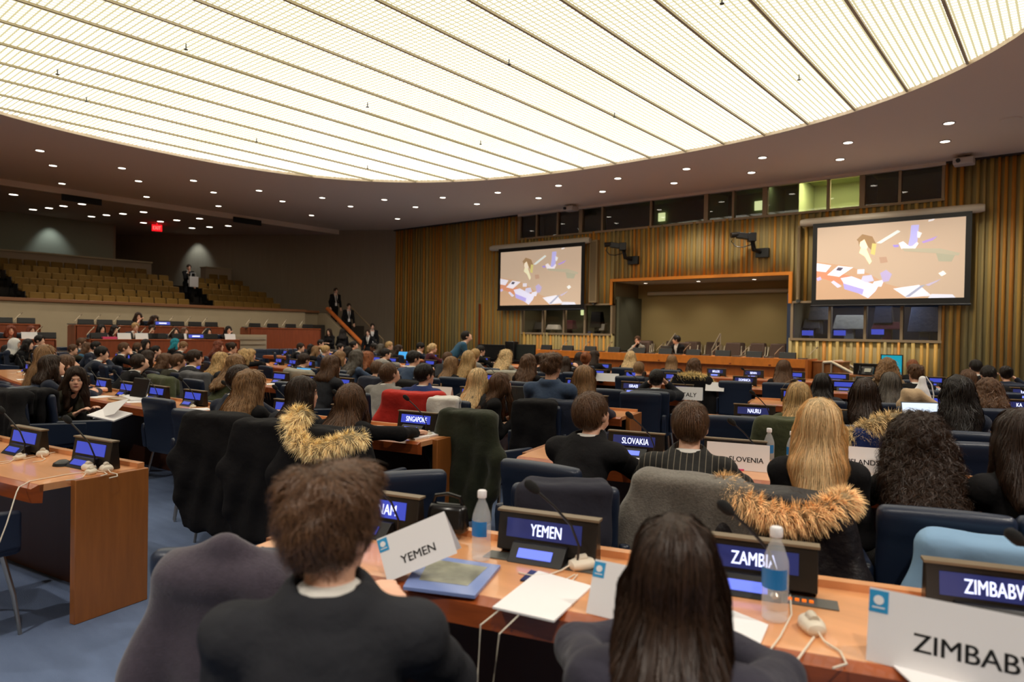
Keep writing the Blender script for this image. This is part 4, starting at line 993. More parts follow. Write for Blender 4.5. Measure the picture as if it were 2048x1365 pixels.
LW = {2: (-18.4, -15.2), 3: (-18.4, -15.2), 4: (-18.4, -15.2)}
for i, (a, b) in LW.items(): desk(i, a, b, False, 'short curved wooden desk beside the side tiers, %s' % {2: 'nearest the camera', 3: 'the middle one', 4: 'nearest the podium'}[i])
# ---------------------------------------------------------------- desk equipment
def make_display(name='desk_display'):
    t = empty(name, (0, 0, 0), 0, 'd', 'name display', None)
    mb = MB(); mb.prism([(-.012, .02), (.03, .0), (.055, .0), (.042, .150), (.010, .150)], 'x', -.185, .185); mb.build('housing', M_CASE, t, bevel=.003)
    mb = MB(); mb.bb(-.19, .19, .003, .047, .150, .158); mb.build('top_cap', M_CAP, t)
    mb = MB(); mb.box((-.01, -.0005, .098), (.28, .003, .066), (R(-9.5), 0, 0)); mb.build('name_screen', M_SCRD, t)
    mb = MB(); mb.prism([(-.085, 0), (-.0, 0), (-.0, .055), (-.03, .055)], 'x', -.115, .085); mb.build('console', M_BLACK, t, bevel=.003)
    mb = MB(); mb.box((-.02, -.0605, .030), (.125, .004, .034), (R(-45), 0, 0)); mb.build('control_screen', M_SCRL, t)
    mb = MB(); mb.bb(-.21, .24, -.075, -.0, -.0005, .003); mb.build('cover_plate', M_GREY, t)
    mb = MB()
    for k in range(4): mb.bb(.10 + k * .02, .112 + k * .02, -.05, -.038, .003, .008)
    mb.build('button', mat('orange_led', (240, 120, 30), .4, emit=(255, 120, 30), es=.6), t)
    register(t); return t
def make_display_dim():
    t = empty('desk_display', (0, 0, 0), 0, 'd', 'name display', None)
    mb = MB(); mb.prism([(-.012, .02), (.03, .0), (.055, .0), (.042, .150), (.010, .150)], 'x', -.185, .185); mb.build('housing', M_CASE, t, bevel=.003)
    mb = MB(); mb.bb(-.19, .19, .003, .047, .150, .158); mb.build('top_cap', M_CAP, t)
    mb = MB(); mb.box((-.01, -.0005, .098), (.28, .003, .066), (R(-9.5), 0, 0)); mb.build('name_screen', M_SCR, t)
    mb = MB(); mb.prism([(-.085, 0), (-.0, 0), (-.0, .055), (-.03, .055)], 'x', -.115, .085); mb.build('console', M_BLACK, t, bevel=.003)
    mb = MB(); mb.box((-.02, -.0605, .030), (.125, .004, .034), (R(-45), 0, 0)); mb.build('control_screen', M_SCR, t)
    register(t); return t
disp0 = make_display(); dispL = make_display_dim()
USE = {}
def put(root, loc, rz, label, group=None, cat=None):
    if root.name not in USE:
        USE[root.name] = 1; root.location = loc; root.rotation_euler = (0, 0, rz); root['label'] = label
        if group: root['group'] = group
        return root
    o = dup(root, loc, rz, label, group)
    if not group and 'group' in o.keys(): del o['group']
    return o
def make_mic():
    t = empty('gooseneck_microphone', (0, 0, 0), 0, 'm', 'microphone')
    mb = MB(); mb.lathe([(.018, 0), (.018, .012), (.009, .02)], 12); mb.build('base', M_CHROME, t, True)
    mb = MB(); mb.tube([(0, 0, .01), (.004, 0, .08), (-.02, -.015, .15), (-.075, -.04, .215), (-.13, -.06, .265)], .0045, 8); mb.build('gooseneck', M_BLACK, t, True)
    mb = MB(); mb.tube([(-.122, -.057, .258), (-.13, -.06, .265), (-.142, -.0645, .276), (-.158, -.07, .289), (-.166, -.073, .295)], [.007, .015, .018, .016, .006], 12); mb.build('foam_windscreen', mat('foam', (20, 20, 20), .95), t, True)
    register(t); return t
mic0 = make_mic()
def make_ear():
    t = empty('earpiece_unit', (0, 0, 0), 0, 'e', 'earpiece')
    mb = MB(); mb.tube([(0, -.036, .014), (0, -.03, .015), (0, -.01, .016), (0, .012, .016), (0, .03, .015), (0, .036, .014)], [.006, .019, .025, .026, .02, .006], 14)
    o = mb.build('shell', M_WHITEP, t, True); o.scale = (1, 1, .72)
    mb = MB(); mb.tube([(0, -.014, .026), (0, .012, .027)], [.011, .012], 10); mb.build('grip_pad', mat('darker_ivory', (206, 196, 178), .5), t, True)  # grip pad in a slightly darker ivory than the shell
    mb = MB(); mb.tube([(0, -.036, .012), (.004, -.06, .004), (.02, -.1, .003), (.012, -.15, .003), (-.02, -.17, .003)], .0022, 6); mb.build('thin_cable', M_WHITEP, t, True)
    register(t); return t
ear0 = make_ear()
NAMES = {}   # (row, right, slot)
def station(i, x, right, text, lab, lit=True, mic=True, ear=True, grp=None, micdx=.13):
    a = slope(x); x = x + math.sin(a) * .42
    p = on_row(i, x, .43, right); p.z = .7505
    o = put(disp0 if not lit else dispL, p, a, lab, grp)
    where = 'desk %s the aisle, row %s' % ('right of' if right else 'left of', DW[i])
    if text:
        c = link('lettering', text_mesh(text, .021 * len(text) + .01, .040), M_LET, o); c.location = (0.0, -.0045, .098); c.rotation_euler = (R(-9.5), 0, 0)
    if mic: put(mic0, on_row(i, x + micdx, .37, right) + Vector((0, 0, .7505 if lit else .754)), a, ('black gooseneck microphone at the display reading ' + text) if text else 'black gooseneck microphone on the ' + where, None if text else 'microphones, ' + where)
    if ear: put(ear0, on_row(i, x + .20, .31, right) + Vector((0, 0, .751)), a + .5, ('ivory earpiece unit beside the display reading ' + text) if text else 'ivory earpiece unit on the ' + where, None if text else 'earpieces, ' + where)
    return o
STN = [(0, -2.10, True, 'VIET NAM', True), (0, -1.42, True, 'YEMEN', False), (0, -.76, True, 'ZAMBIA', False), (0, -.14, True, 'ZIMBABWE', False),
       (1, -2.21, True, 'SLOVAKIA', False), (1, -1.61, True, 'SLOVENIA', False), (1, -.67, True, 'IS', False), (1, -.02, True, 'SA', False),
       (1, -4.0, False, 'SINGAPORE', True), (2, -2.31, True, 'NAURU', False), (3, -4.60, False, 'ISRAEL', False), (3, -4.0, False, 'ITALY', False),
       (4, -4.08, True, 'DOMINICA', False), (5, -5.45, True, 'BELIZE', False), (5, -4.75, True, 'BENIN', False), (3, -.45, True, 'KA', False), (4, -.50, True, 'EL SA', False), (5, -7.2, False, 'BELARUS', False)]
done = set()
for (i, x, r, tx, lit) in STN:
    station(i, x, r, tx, 'dark desk name display with a lit blue screen reading ' + tx, lit=lit, micdx=.13 if tx != 'ZAMBIA' else .06, ear=(i < 4 and tx not in ('SLOVAKIA', 'IS', 'YEMEN', 'ZAMBIA', 'ZIMBABWE')), mic=(i < 5))
    done.add((i, x))
for i in range(6):
    for (xa, xb, r) in ((-14.0, CE[i] - .24, False), (RS[i] + .3, RE[i] - .3, True)):
        x = xa if not r else xb
        xs = []
        base = {0: -4.27, 1: -4.0, 2: -3.9, 3: -4.0, 4: -5.2, 5: -7.2}[i] if not r else {0: -.14, 1: -.02, 2: -2.31, 3: -.45, 4: -.5, 5: -4.75}[i]
        k0 = math.ceil((xa - base) / .72); k1 = math.floor((xb - base) / .72)
        for k in range(k0, k1 + 1):
            x = base + k * .72
            if any(abs(x - X) < .5 and i == I and rr == r for (I, X, rr, _, _) in STN): continue
            if r and x > 1.6 + .25 * i: continue
            side = 'right of' if r else 'left of'
            g = 'lit blue name displays on row %d %s the aisle' % (i + 1, side)
            station(i, x, r, None, 'plain blue lit display on the desk %s the aisle, row %s' % (side, DW[i]), lit=True, mic=(i in (0, 1, 3)), ear=(i < 3), grp=g)
for i, (a, b) in LW.items():
    for k in range(4): station(i, a + .5 + k * .72, False, None, 'small blue lit display on the short curved desks beside the side tiers', mic=False, ear=False, grp='displays on the short side desks')
# ---------------------------------------------------------------- chairs
def make_chair():
    t = empty('navy_armchair', (0, 0, 0), 0, 'c', 'chair')
    pr = [rbox((0, -.235, .66), (.235, .034, .25), .03, rotm(0, -.12)), rbox((0, -.262, .84), (.225, .028, .055), .03, rotm(0, -.14))]
    blob('backrest', pr, .014, M_LEATH, t, k=.03, disp=lambda X, Y, Z: .12 * X * X)
    mb = MB(); mb.box((0, .02, .44), (.47, .48, .09)); mb.build('seat', M_LEATH, t, bevel=.03, seg=3)
    for s in (-1, 1):
        mb = MB(); mb.prism([(-.24, .44), (.24, .44), (.24, .625), (-.25, .66), (-.26, .60)], 'x', s * .255 - .024, s * .255 + .024); mb.build('armrest', M_LEATH, t, bevel=.016, seg=3)
        for y in (-.19, .2):
            mb = MB(); mb.tube([(s * .21, y * .9, .40), (s * .235, y * 1.1, .2), (s * .25, y * 1.22, .0)], [.013, .012, .009], 8); mb.build('leg', M_CHROME, t, True)
    register(t); return t
chair0 = make_chair()
def chair(x, y, rz, label, group=None): return put(chair0, (x, y, 0), rz, label, group)
def make_brown():
    t = empty('brown_executive_chair', (0, 0, 0), 0, 'c', 'chair')
    mb = MB(); mb.box((0, -.24, .78), (.54, .09, .62), (.12, 0, 0), taper=(.86, 1)); mb.build('backrest', M_BROWN, t, bevel=.04, seg=3)
    mb = MB(); mb.box((0, .02, .46), (.54, .5, .1)); mb.build('seat', M_BROWN, t, bevel=.03)
    for s in (-1, 1):
        mb = MB(); mb.tube([(s * .27, -.26, .98), (s * .29, -.18, .70), (s * .3, .1, .66), (s * .29, .16, .47)], .018, 6); mb.build('armrest', M_PALE, t, True)
    mb = MB(); mb.tube([(0, 0, .42), (0, 0, .1)], .03, 8)
    for q in range(5): mb.tube([(0, 0, .1), (.28 * math.cos(q * 1.257), .28 * math.sin(q * 1.257), .04)], [.022, .015], 6)
    mb.build('pedestal', M_BLACK, t, True); register(t); return t
brown0 = make_brown()
for j, px in enumerate((1290, 1336, 1384, 1428, 1470, 1516, 1562)):
    p = hity(px, 690, 22.3); put(brown0, (p.x, 22.25, .25), R(180 + (8, -10, 5, 22, -6, 9, -4)[j]), 'tall brown executive chair in the back line against the niche wall', 'brown chairs in the back line')
for j, px in enumerate((1285, 1374, 1462, 1508, 1552)):
    p = hity(px, 700, 21.3); put(brown0, (p.x, 21.25, .2505), R(180 + (6, -8, 4, -6, 3)[j]), 'tall brown executive chair standing in front of the back line in the niche', 'brown chairs in the front line')
# ---------------------------------------------------------------- podium
PY = 17.35; pl = hity(1061, 701, PY).x; prr = hity(1612, 719, PY).x; pm = hity(1207, 705, PY).x
t = empty('podium_desk', (0, 0, 0), 0, 'long orange wooden podium desk in front of the niche', 'podium')
mb = MB(); mb.bb(pl, prr, PY, PY + .75, .97, 1.01); mb.build('desktop', mat('podium_top', (206, 120, 56), .3), t, bevel=.005)
mb = MB(); mb.bb(pl, prr, PY - .05, PY, .80, 1.015); mb.build('fascia_board', mat('podium_bright', (222, 126, 44), .35, noise=(4, .10, (2, 1, 1))), t, bevel=.004)
mb = MB(); mb.bb(pl + .03, prr, PY + .12, PY + .16, 0, .80); mb.build('front_panel', M_POD, t)
for a, b in ((pl - .02, pl + .03), (prr, prr + .06)):
    mb = MB(); mb.bb(a, b, PY - .05, PY + .75, 0, 1.02); mb.build('end_panel', M_POD, t)
mb = MB()
for k in range(8): mb.lathe([(.02, 0), (.03, -.01), (.03, -.03), (.0, -.03)], 8, (pl + .5 + k * 1.02, PY - .052, .86))
mb.build('screw', M_EDGE, t)
mb = MB(); mb.bb(prr + .08, prr + .75, PY + .3, PY + 1.0, 0, .95); mb.bb(prr + .06, prr + .78, PY + .28, PY + 1.02, .95, .98); o = mb.build('side_cabinet', M_PANEL, None, bevel=.005); tag(o, 'darker wooden cabinet at the right end of the podium', 'cabinet')
def make_back_display():
    t = empty('podium_display', (0, 0, 0), 0, 'd', 'name display')
    mb = MB(); mb.prism([(-.06, 0), (.05, 0), (.03, .16), (-.01, .16)], 'x', -.20, .20); mb.build('housing', M_BLACK, t, bevel=.005)
    mb = MB(); mb.bb(-.17, .17, .055, .14, 0, .03); mb.build('console', M_BLACK, t)
    mb = MB(); mb.bb(.25, .45, -.04, .12, 0, .03); mb.build('side_unit', M_GREY, t)
    register(t); return t
bd0 = make_back_display()
def make_mic2():
    t = empty('podium_microphone', (0, 0, 0), 0, 'm', 'microphone')
    mb = MB(); mb.tube([(0, 0, 0), (0, 0, .1), (.1, .03, .22), (.17, .05, .28)], .008, 6); mb.build('gooseneck', M_PALE, t, True)
    mb = MB(); mb.tube([(.16, .047, .27), (.2, .06, .31)], [.018, .014], 8); mb.build('foam_windscreen', M_CAP, t, True)
    register(t); return t
mic20 = make_mic2()
for j in range(10):
    x = pl + .55 + j * .83
    if x > prr - .3: break
    put(bd0, (x, PY + .12, 1.011), 0, 'black name display seen from behind on the podium desk', 'displays along the podium')
    put(mic20, (x + .45, PY + .3, 1.011), (.2, 0, -.3)[j % 3], 'pale gooseneck microphone rising from the podium desk', 'podium microphones')
# laptop in front of the seated man and small items
def laptop(x, y, z, rz, label, scr=None, open_=100, back=False, w=.33):
    t = empty('laptop', (x, y, z), rz, label, 'laptop')
    mb = MB(); mb.bb(-w / 2, w / 2, -.11, .11, 0, .016); mb.build('keyboard_base', M_GREY if scr else M_PALE, t, bevel=.004)
    mb = MB(); mb.bb(-w / 2, w / 2, 0, .01, 0, .22); l = mb.build('lid', M_GREY, t, bevel=.004); l.location = (0, .11, .012); l.rotation_euler = (R(-(open_ - 90)), 0, 0)
    mb = MB(); mb.bb(-w / 2 + .01, w / 2 - .01, -.004, 0, .014, .208); mb.build('laptop_screen', scr or M_BLACK, l)
    return t
M_SKY = mat('screen_cyan', (60, 150, 210), .3, emit=(70, 160, 230), es=.8); M_LSC = mat('screen_white', (210, 225, 245), .3, emit=(205, 225, 250), es=.9); M_TEAL = mat('screen_teal', (20, 130, 150), .3, emit=(20, 150, 175), es=.8)
laptop(hity(1335, 700, PY + .45).x, PY + .5, 1.012, R(180), 'open grey laptop on the podium before the seated man')
for px0, py0, px1, py1, Y, lab in ((1331, 697, 1351, 668, 20.0, 'short sloping steel handrail behind the seated man'), (1424, 700, 1441, 668, 20.0, 'steel stair rail with uprights behind the middle of the podium')):
    a = hity(px0, py0, Y); b = hity(px1, py1, Y); mb = MB(); mb.tube([a, b], .03, 8); mb.tube([b, (b.x, b.y, .25)], .02, 6); mb.tube([a, (a.x, a.y, .25)], .02, 6)
    if px0 > 1400: mb.tube([(a + b) / 2, ((a.x + b.x) / 2, Y, .25)], .02, 6)
    tag(mb.build('stair_rail', M_PALE, None, True), lab, 'handrail')
a = hity(1637, 712, 17.2); b = hity(1672, 712, 17.2); c = hity(1745, 745, 17.2)
mb = MB(); ps = [(a.x, 18.5, .95), (b.x - .2, 18.5, .97), (c.x + .2, 18.5, .35)]
mb.tube(ps, .035, 8); mb.tube([(p[0], p[1] - .9, p[2]) for p in ps], .035, 8)
for p in ps[:2] + [(ps[1][0] + .5, 18.5, .75)]:
    for dy in (0, -.9): mb.tube([(p[0], p[1] + dy, p[2]), (p[0], p[1] + dy, 0)], .025, 6)
tag(mb.build('dais_handrail', M_PALE, None, True), 'pale double handrail descending beside the right end of the podium', 'handrail')
# ---------------------------------------------------------------- side tiers
def tier_desk(X, y0, y1, zf, zt, label):
    t = empty('tier_desk', (0, 0, 0), 0, label, 'desk')
    mb = MB(); mb.bb(X - .03, X, y0, y1, zf, zt - .02); mb.build('front_panel', M_RED, t)
    mb = MB(); mb.bb(X - .6, X + .02, y0, y1, zt - .03, zt); mb.build('desktop', M_EDGE, t, bevel=.005)
    for y in (y0, y1): mb = MB(); mb.bb(X - .6, X, y - .02, y + .02, zf, zt - .03); mb.build('end_panel', M_RED, t)
    return t
T1, T2 = -19.3, -21.3
tier_desk(T1, 1.0, hitx(111, 690, T1).y, 0, 1.19, 'reddish wooden lower tier desk at the far left edge')
tier_desk(T1, hitx(182, 690, T1).y, hitx(479, 690, T1).y, 0, 1.19, 'reddish wooden lower tier desk below the gallery wall, the long one')
tier_desk(T2, 1.0, hitx(80, 650, T2).y, .42, 1.55, 'reddish wooden upper tier desk at the far left edge')
tier_desk(T2, hitx(152, 650, T2).y, hitx(448, 650, T2).y, .42, 1.55, 'reddish wooden upper tier desk below the gallery wall, the long one')
tier_desk(T2, hitx(500, 650, T2).y, hitx(641, 650, T2).y, .82, 1.56, 'empty reddish wooden tier desk near the gallery stairs')
for X, z, pxs in ((T2, 1.55, [12, 58, 178, 216, 255, 362, 397, 430, 517, 553, 589, 623]), (T1, 1.19, [100, 205, 257, 308, 325, 366, 430])):
    for px in pxs:
        p = hitx(px, 655, X); o = put(bd0, (X - .25, p.y, z + .001), R(90 + 180), 'black name display seen from behind on the %s tier desks' % ('upper' if X == T2 else 'lower'), 'displays on the %s tier' % ('upper' if X == T2 else 'lower'))
        put(mic20, (X - .42, p.y - .22, z + .001), R(90), 'thin microphone on the %s tier desks below the gallery' % ('upper' if X == T2 else 'lower'), 'tier microphones')
for px, X, z in ((327, T2, 1.55), (394, T1, 1.19)):
    p = hitx(px, 655, X); mb = MB(); mb.box((.02, 0, .09), (.05, .5, .15), (0, -.2, 0)); t = empty('tier_display', (X - .1, p.y, z), 0, 'lit blue display facing the room on the %s tier desk' % ('upper' if X == T2 else 'lower'), 'name display')
    mb.build('housing', M_BLACK, t); mb = MB(); mb.box((.05, 0, .09), (.005, .42, .09), (0, -.2, 0)); mb.build('name_screen', M_SCR, t); mb = MB(); mb.box((.054, 0, .09), (.003, .22, .035), (0, -.2, 0)); mb.build('lit_text_bar', M_LET, t)
def tent(loc, rz, w, h, label, text=None, th=None, badge=True, dep=.09, tilt=None, toff=0.0, tz=.42):
    """folded paper tent card, front face looks along local -y"""
    t = empty('tent_card', loc, rz, label, 'name card')
    if tilt: t.rotation_euler = tilt
    a = math.atan2(dep / 2, h); s = .0016
    mb = MB(); mb.prism([(-dep / 2, 0), (-dep / 2 + s * 2, 0), (s, h), (dep / 2 - s * 2, 0), (dep / 2, 0), (0, h + s * 2)], 'x', -w / 2, w / 2); mb.build('folded_card', M_PAPER, t)
    nd = Euler((-a, 0, 0)).to_matrix()
    def onface(x, f): v = Vector((x, -dep / 2 * (1 - f) - .0012, h * f)); return v
    if badge:
        mb = MB(); mb.box((0, 0, 0), (h * .26, .0012, h * .32)); b = mb.build('blue_emblem', M_CYAN, t); b.location = onface(-w / 2 + h * .13, .84); b.rotation_euler = (-a, 0, 0)
        mb = MB(); mb.lathe([(h * .07, 0), (h * .07, .001)], 14); q = mb.build('emblem_disc', M_PAPER, b); q.rotation_euler = (R(90), 0, 0); q.location = (0, -.0008, h * .02)
        mb = MB(); mb.box((0, -.001, -h * .09), (h * .17, .0008, h * .02)); mb.build('emblem_line', M_PAPER, b)
    if text:
        q = link('lettering', text_mesh(text, w * .8, th or h * .28), M_INK, t); q.location = onface(toff, tz); q.location.y -= .0008; q.rotation_euler = (-a, 0, 0)
    return t
for px, X, z, lab in ((61, T1, 1.19, 'white folded name card on the far left lower tier desk'), (251, T1, 1.19, 'white folded name card, left of the pair on the lower tier desk'), (286, T1, 1.19, 'white folded name card, right of the pair on the lower tier desk'), (378, T1, 1.19, 'white folded name card near the middle right of the lower tier desk'), (463, T1, 1.19, 'white folded name card at the right end of the lower tier desk')):
    p = hitx(px, 670, X); tent((X - .1, p.y, z + .001), R(90), .33 if px not in (378,) else .2, .16, lab, badge=False)
mb = MB(); p = hitx(227, 678, T1); mb.bb(-.07, .07, -.22, .22, 0, .06); o = mb.build('pink_folder', mat('pink', (216, 70, 120), .6), None); o.location = (T1 - .15, p.y, 1.191); tag(o, 'pink folder on the lower tier desk', 'folder')
# row of navy chairs below the empty tier desk
for k in range(6):
    p = hitx(505 + k * 27, 700, -20.2); chair(-19.0 + 0 * k, hitx(500 + k * 27, 712, -19.0).y, R(-90), 'navy leather chair lined up below the empty tier desk by the stairs', 'navy chairs below the empty tier desk')
# grey radiator and pale seats between the tiers
p = hitx(489, 683, -20.9); mb = MB()
for k in range(5): mb.bb(-.03, .03, -.55, .55, .1 + k * .16, .2 + k * .16)
mb.bb(-.05, -.03, -.6, .6, 0, .9); o = mb.build('heater_grille', M_PALE, None); o.location = (-20.55, p.y, .43); tag(o, 'pale slatted grille between the long tier desk and the empty one', 'grille')
p = hitx(145, 660, -21.2); 
chair(-22.0, hitx(146, 670, -21.4).y, R(-90), 'navy chair at the left end of the long upper tier desk'); COL.objects
# ================================================================ people
def row_hit(px, py, row, off, right=None):
    d = ray(px, py); lo, hi = .4, 45.0
    def g(t):
        x, y = d.x * t, d.y * t; r = right if right is not None else x > -3.4
        return y - (Ny(row, x, r) - off)
    hi = lo
    while hi < 60 and g(hi) < 0: lo = hi; hi += .25
    for _ in range(40):
        m = (lo + hi) / 2
        if g(m) > 0: hi = m
        else: lo = m
    return EYE + d * ((lo + hi) / 2)
PEOPLE = []; CHS = []
def P(px, y, row, off, hair, hc, top, label, face=None, **k):
    p = row_hit(px, y, row, off, k.pop('right', None)) if not isinstance(row, tuple) else (atz(px, y, row[0]))
    if p.x < -18.4: p = EYE + (p - EYE) * (-18.4 / p.x)
    z = p.z
    if k.get('floor', 0) == 0 and not k.get('stand'): z = min(max(p.z, 1.06), 1.34)
    depth = (Vector((p.x, p.y, 0)) - Vector((0, 0, 0))).length
    a = slope(p.x) if not isinstance(row, tuple) else 0
    fp = math.atan2(9.3 + p.x, 18 - p.y)
    f = (a if p.x > -3.4 else a * .4 + fp * .6) if face is None else face
    o = dict(x=p.x, y=p.y, ztop=z, hair=hair, hc=hc, top=top, face=f, label=label, det=2 if depth < 4.4 else (1 if depth < 8.5 else 0))
    if 'hyaw' not in k and face is None: k['hyaw'] = (fp - a) * .3 + random.uniform(-.25, .15)
    if 'arms' not in k: k['arms'] = 'd' if (not isinstance(row, tuple) and off < .6) else 'l'
    if hair in 'lwmcbpj' and 'sex' not in k: k['sex'] = 'f'
    o.update(k); r = person(o)
    PEOPLE.append((px, y, round(p.x, 2), round(p.y, 2), round(p.z, 2), label))
    if not k.get('stand') and k.get('chair', True):
        c = Vector(r.location); ch = k.get('chz', 0)
        words = label.replace('person ', '').split()
        cx = k.get('cdx', 0); o2 = chair(c.x + math.sin(f) * .03 + cx * math.cos(f), c.y - math.cos(f) * .03 + cx * math.sin(f), f, 'navy armchair of the person ' + ' '.join(words[:9]))
        if k.get('floor'): o2.location.z = k['floor']
        CHS.append((label, o2.location.x, o2.location.y, f))
    return r
# nearest row, right of the aisle
P(668, 962, (1.48,), 0, 'f', 'b', 'c', 'person with tousled brown hair and glasses, charcoal suit, closest to the camera', face=.80, hyaw=-.62, cross=True, arms='lR', glasses=True, sex='m', chair=False, wide=1.04, head=.92)
P(1352, 1045, (1.46,), 0, 'l', 'd', 'x', 'person with long straight dark hair and slate jacket, seen from behind before ZAMBIA', face=.42, hyaw=.0, hl=.40, arms='dd')
# row 2, right of the aisle
P(1187, 787, 1, .30, 's', 'b', 'k', 'person in a plain black suit looking down, before the SLOVAKIA display', face=.10, hyaw=-.30, hpitch=-.42, hl=.1)
P(1381, 808, 1, .42, 's', 'b', 'P', 'person with short hair in a dark pinstriped jacket', cdx=.05, face=.36, hyaw=.05, hpitch=-.1)
P(1640, 803, 1, .60, 'l', 'y', 'k', 'person with long straight blond hair falling over a black jacket', face=.26, hyaw=.05, hl=.46, cdx=-.13)
P(1836, 836, 1, .46, 'c', 'd', 'k', 'person with bushy dark curls and black blazer, right of the ISLANDS card', face=.32, hl=.30, hyaw=.05)
P(2042, 826, 1, .55, 'm', 'd', 'k', 'person with straight dark brown hair and black blazer, cut by the right edge', face=.55, hyaw=.2, hl=.26, wide=1.1)
# row 3, right
P(1598, 767, 2, .25, 'l', 'g', 'e', 'person with long light brown hair beside the NAURU display', hl=.32)
P(1730, 759, 2, .25, 'l', 'd', 'k', 'person with long smooth dark brown hair, black jacket, left of the white laptop', hl=.40)
P(1915, 756, 2, .30, 'w', 'k', 'n', 'person with long wavy black hair before the open white laptop screen', hl=.40, hyaw=.1)
P(1645, 749, 3, .25, 'l', 'k', 'c', 'person with sleek black hair just right of the long fair hair', hl=.30)
P(1780, 747, 3, .25, 'l', 'e', 'k', 'person with straight ash black hair beside the tan scarf', hl=.36)
P(1977, 761, 3, .25, 'c', 'b', 'k', 'person with round curly brown hair, low behind the long wavy black hair', hl=.14)
P(1568, 720, 4, .20, 'm', 'b', 'k', 'person with shoulder length brown hair in a black top, right of the empty big chair', hl=.24, head=1.12, wide=1.05, hyaw=0)
P(1775, 720, 4, .25, 'c', 'm', 'T', 'person with curly light brown hair under the teal monitor', hl=.12)
P(1831, 732, 4, .28, 'f', 'b', 'k', 'person with short curly dark hair in black suit beside the white tote bag', hyaw=.5, sex='m')
P(1825, 721, 5, .25, 's', 'a', 'k', 'person with short reddish brown hair, only the crown showing')
P(1951, 721, 5, .20, 's', 'k', 'k', 'person with smooth black hair, tallest of the group at the far right wall')
P(1935, 741, 4, .45, 'm', 'b', 'c', 'person with brown hair bent forward, far right group', hl=.18, hpitch=-.3)
P(1976, 733, 4, .10, 's', 'k', 'k', 'person with cropped black hair in the far right group', hyaw=.2)
P(2012, 734, 5, .25, 'b', 'k', 'n', 'person with pinned up dark hair at the far right', arms='u')
# row 3 left of the aisle, from the aisle leftwards
P(1104, 709, 2, .35, 'f', 'b', 'u', 'person in a slate blue suit with combed back brown hair, near the centre', hyaw=-.35, right=False, sex='m', wide=1.1)
P(1169, 734, 2, .15, 'm', 'm', 'v', 'person with wavy light brown bob and grey violet blazer', hl=.17, right=False, hyaw=0)
P(1003, 747, 2, .30, 'l', 'b', 'k', 'person with long brown hair and bare knees turned to the aisle', hl=.50, face=-.55, hpitch=-.35, bare=True, cross=True, right=False, arms='ll', hyaw=.25)
P(957, 739, 2, .30, 'l', 'y', 'c', 'person with golden blond hair right of the navy suit', hl=.30)
P(850, 729, 2, .25, 's', 'k', 'B', 'person in a bright navy suit with glasses, by the red coat', glasses=True, hyaw=-.6, hpitch=-.1, right=False, face=.4, cdx=.18)
P(781, 727, 2, .28, 's', 'b', 'g', 'person in a light grey suit bending over the desk', hyaw=-.35, hpitch=-.5, arms='dd', wide=1.08)
P(664, 713, 2, .25, 'm', 'b', 'c', 'person with glasses and collar length brown hair, centre left', hl=.14, hyaw=-.35, glasses=True, sex='m')
P(755, 728, 3, .60, 's', 'b', 'c', 'person with brown hair hidden behind the light grey suit')
P(472, 711, 2, .55, 'w', 'm', 'e', 'person with long wavy fair brown hair, right of two fair heads on the left', hl=.3)
P(443, 707, 2, .15, 'w', 'g', 'c', 'person with long wavy fair brown hair, left of two fair heads', hl=.34)
P(390, 701, 2, .28, 's', 'd', 'c', 'person with glasses and parted dark hair in a charcoal suit, left of centre', glasses=True, hyaw=-.25)
P(357, 709, 2, .45, 's', 'b', 'o', 'person in a dark olive suit resting chin on hand', hyaw=-.3, arms='ll', hpitch=-.15)
P(331, 709, 2, .15, 'w', 'b', 'k', 'person with brown hair behind the dark olive suit', hl=.2)
P(281, 709, 2, 1.0, 's', 'd', 'k', 'person with dark hair hanging down, reading low behind the grey laptop', hpitch=-.5)
P(204, 694, 2, .85, 's', 'k', 'n', 'person with black hair in navy suit raising a hand to the chin, left', arms='lc', hyaw=-.3)
P(250, 686, 2, .15, 's', 'b', 'k', 'person with glasses and white collar, hand at the face, left side', glasses=True, arms='lc', hyaw=-.3, hpitch=-.2)
P(176, 687, 2, .10, 'w', 'b', 't', 'person with long wavy dark hair and glasses, left side', hl=.34, glasses=True, hyaw=-.4)
P(147, 690, 2, .35, 's', 'b', 'o', 'person with short brown hair and bearded profile at the left', hyaw=-.5)
# row 2 left of the aisle
P(705, 770, 1, .20, 'm', 'b', 'k', 'person with brown collar length hair leaning over the desk end, arm stretched forward', hl=.22, hpitch=-.4, arms='dO', hyaw=-.05, face=.36, cdx=.24)
P(607, 756, 1, .25, 'l', 'd', 'c', 'person with long straight black brown hair, left of the cream fur hood', hl=.42, hyaw=-.7, face=.36, cdx=.2)
P(502, 744, 1, .25, 'w', 'm', 'k', 'person with big wavy golden brown hair in black, left of centre', hl=.42, hyaw=-.4, face=.36, cdx=.2)
P(481, 731, 1, .02, 's', 'd', 'n', 'person with thick dark hair in navy suit, elbow on desk behind the wavy hair', hyaw=-.2, tilt=-.2)
P(152, 736, 1, .30, 'l', 'd', 'o', 'person with long dark hair turning round to look at the camera, papers in hand', face=-1.10, hyaw=-.78, arms='ll', open=True, shirt='k', det=2, hl=.36, cross=True, face_on=True, skin='a')
P(106, 712, 1, .24, 'm', 'd', 'n', 'person in a navy jacket with dark hair, behind the turning person', hl=.14, hyaw=-.4, hpitch=-.3, arms='dd')
P(137, 711, 1, .02, 's', 'b', 'n', 'person with swept brown hair and navy suit, behind the turning person', hyaw=-.3, hpitch=-.3)
P(93, 692, 1, .10, 'l', 'm', 'n', 'person with very long straight fair brown hair, left edge group', hl=.62, hyaw=-.3)
P(14, 694, 2, .45, 'l', 'k', 'k', 'person with black hair in profile at the left edge', hl=.26, hyaw=-.45, glasses=True)
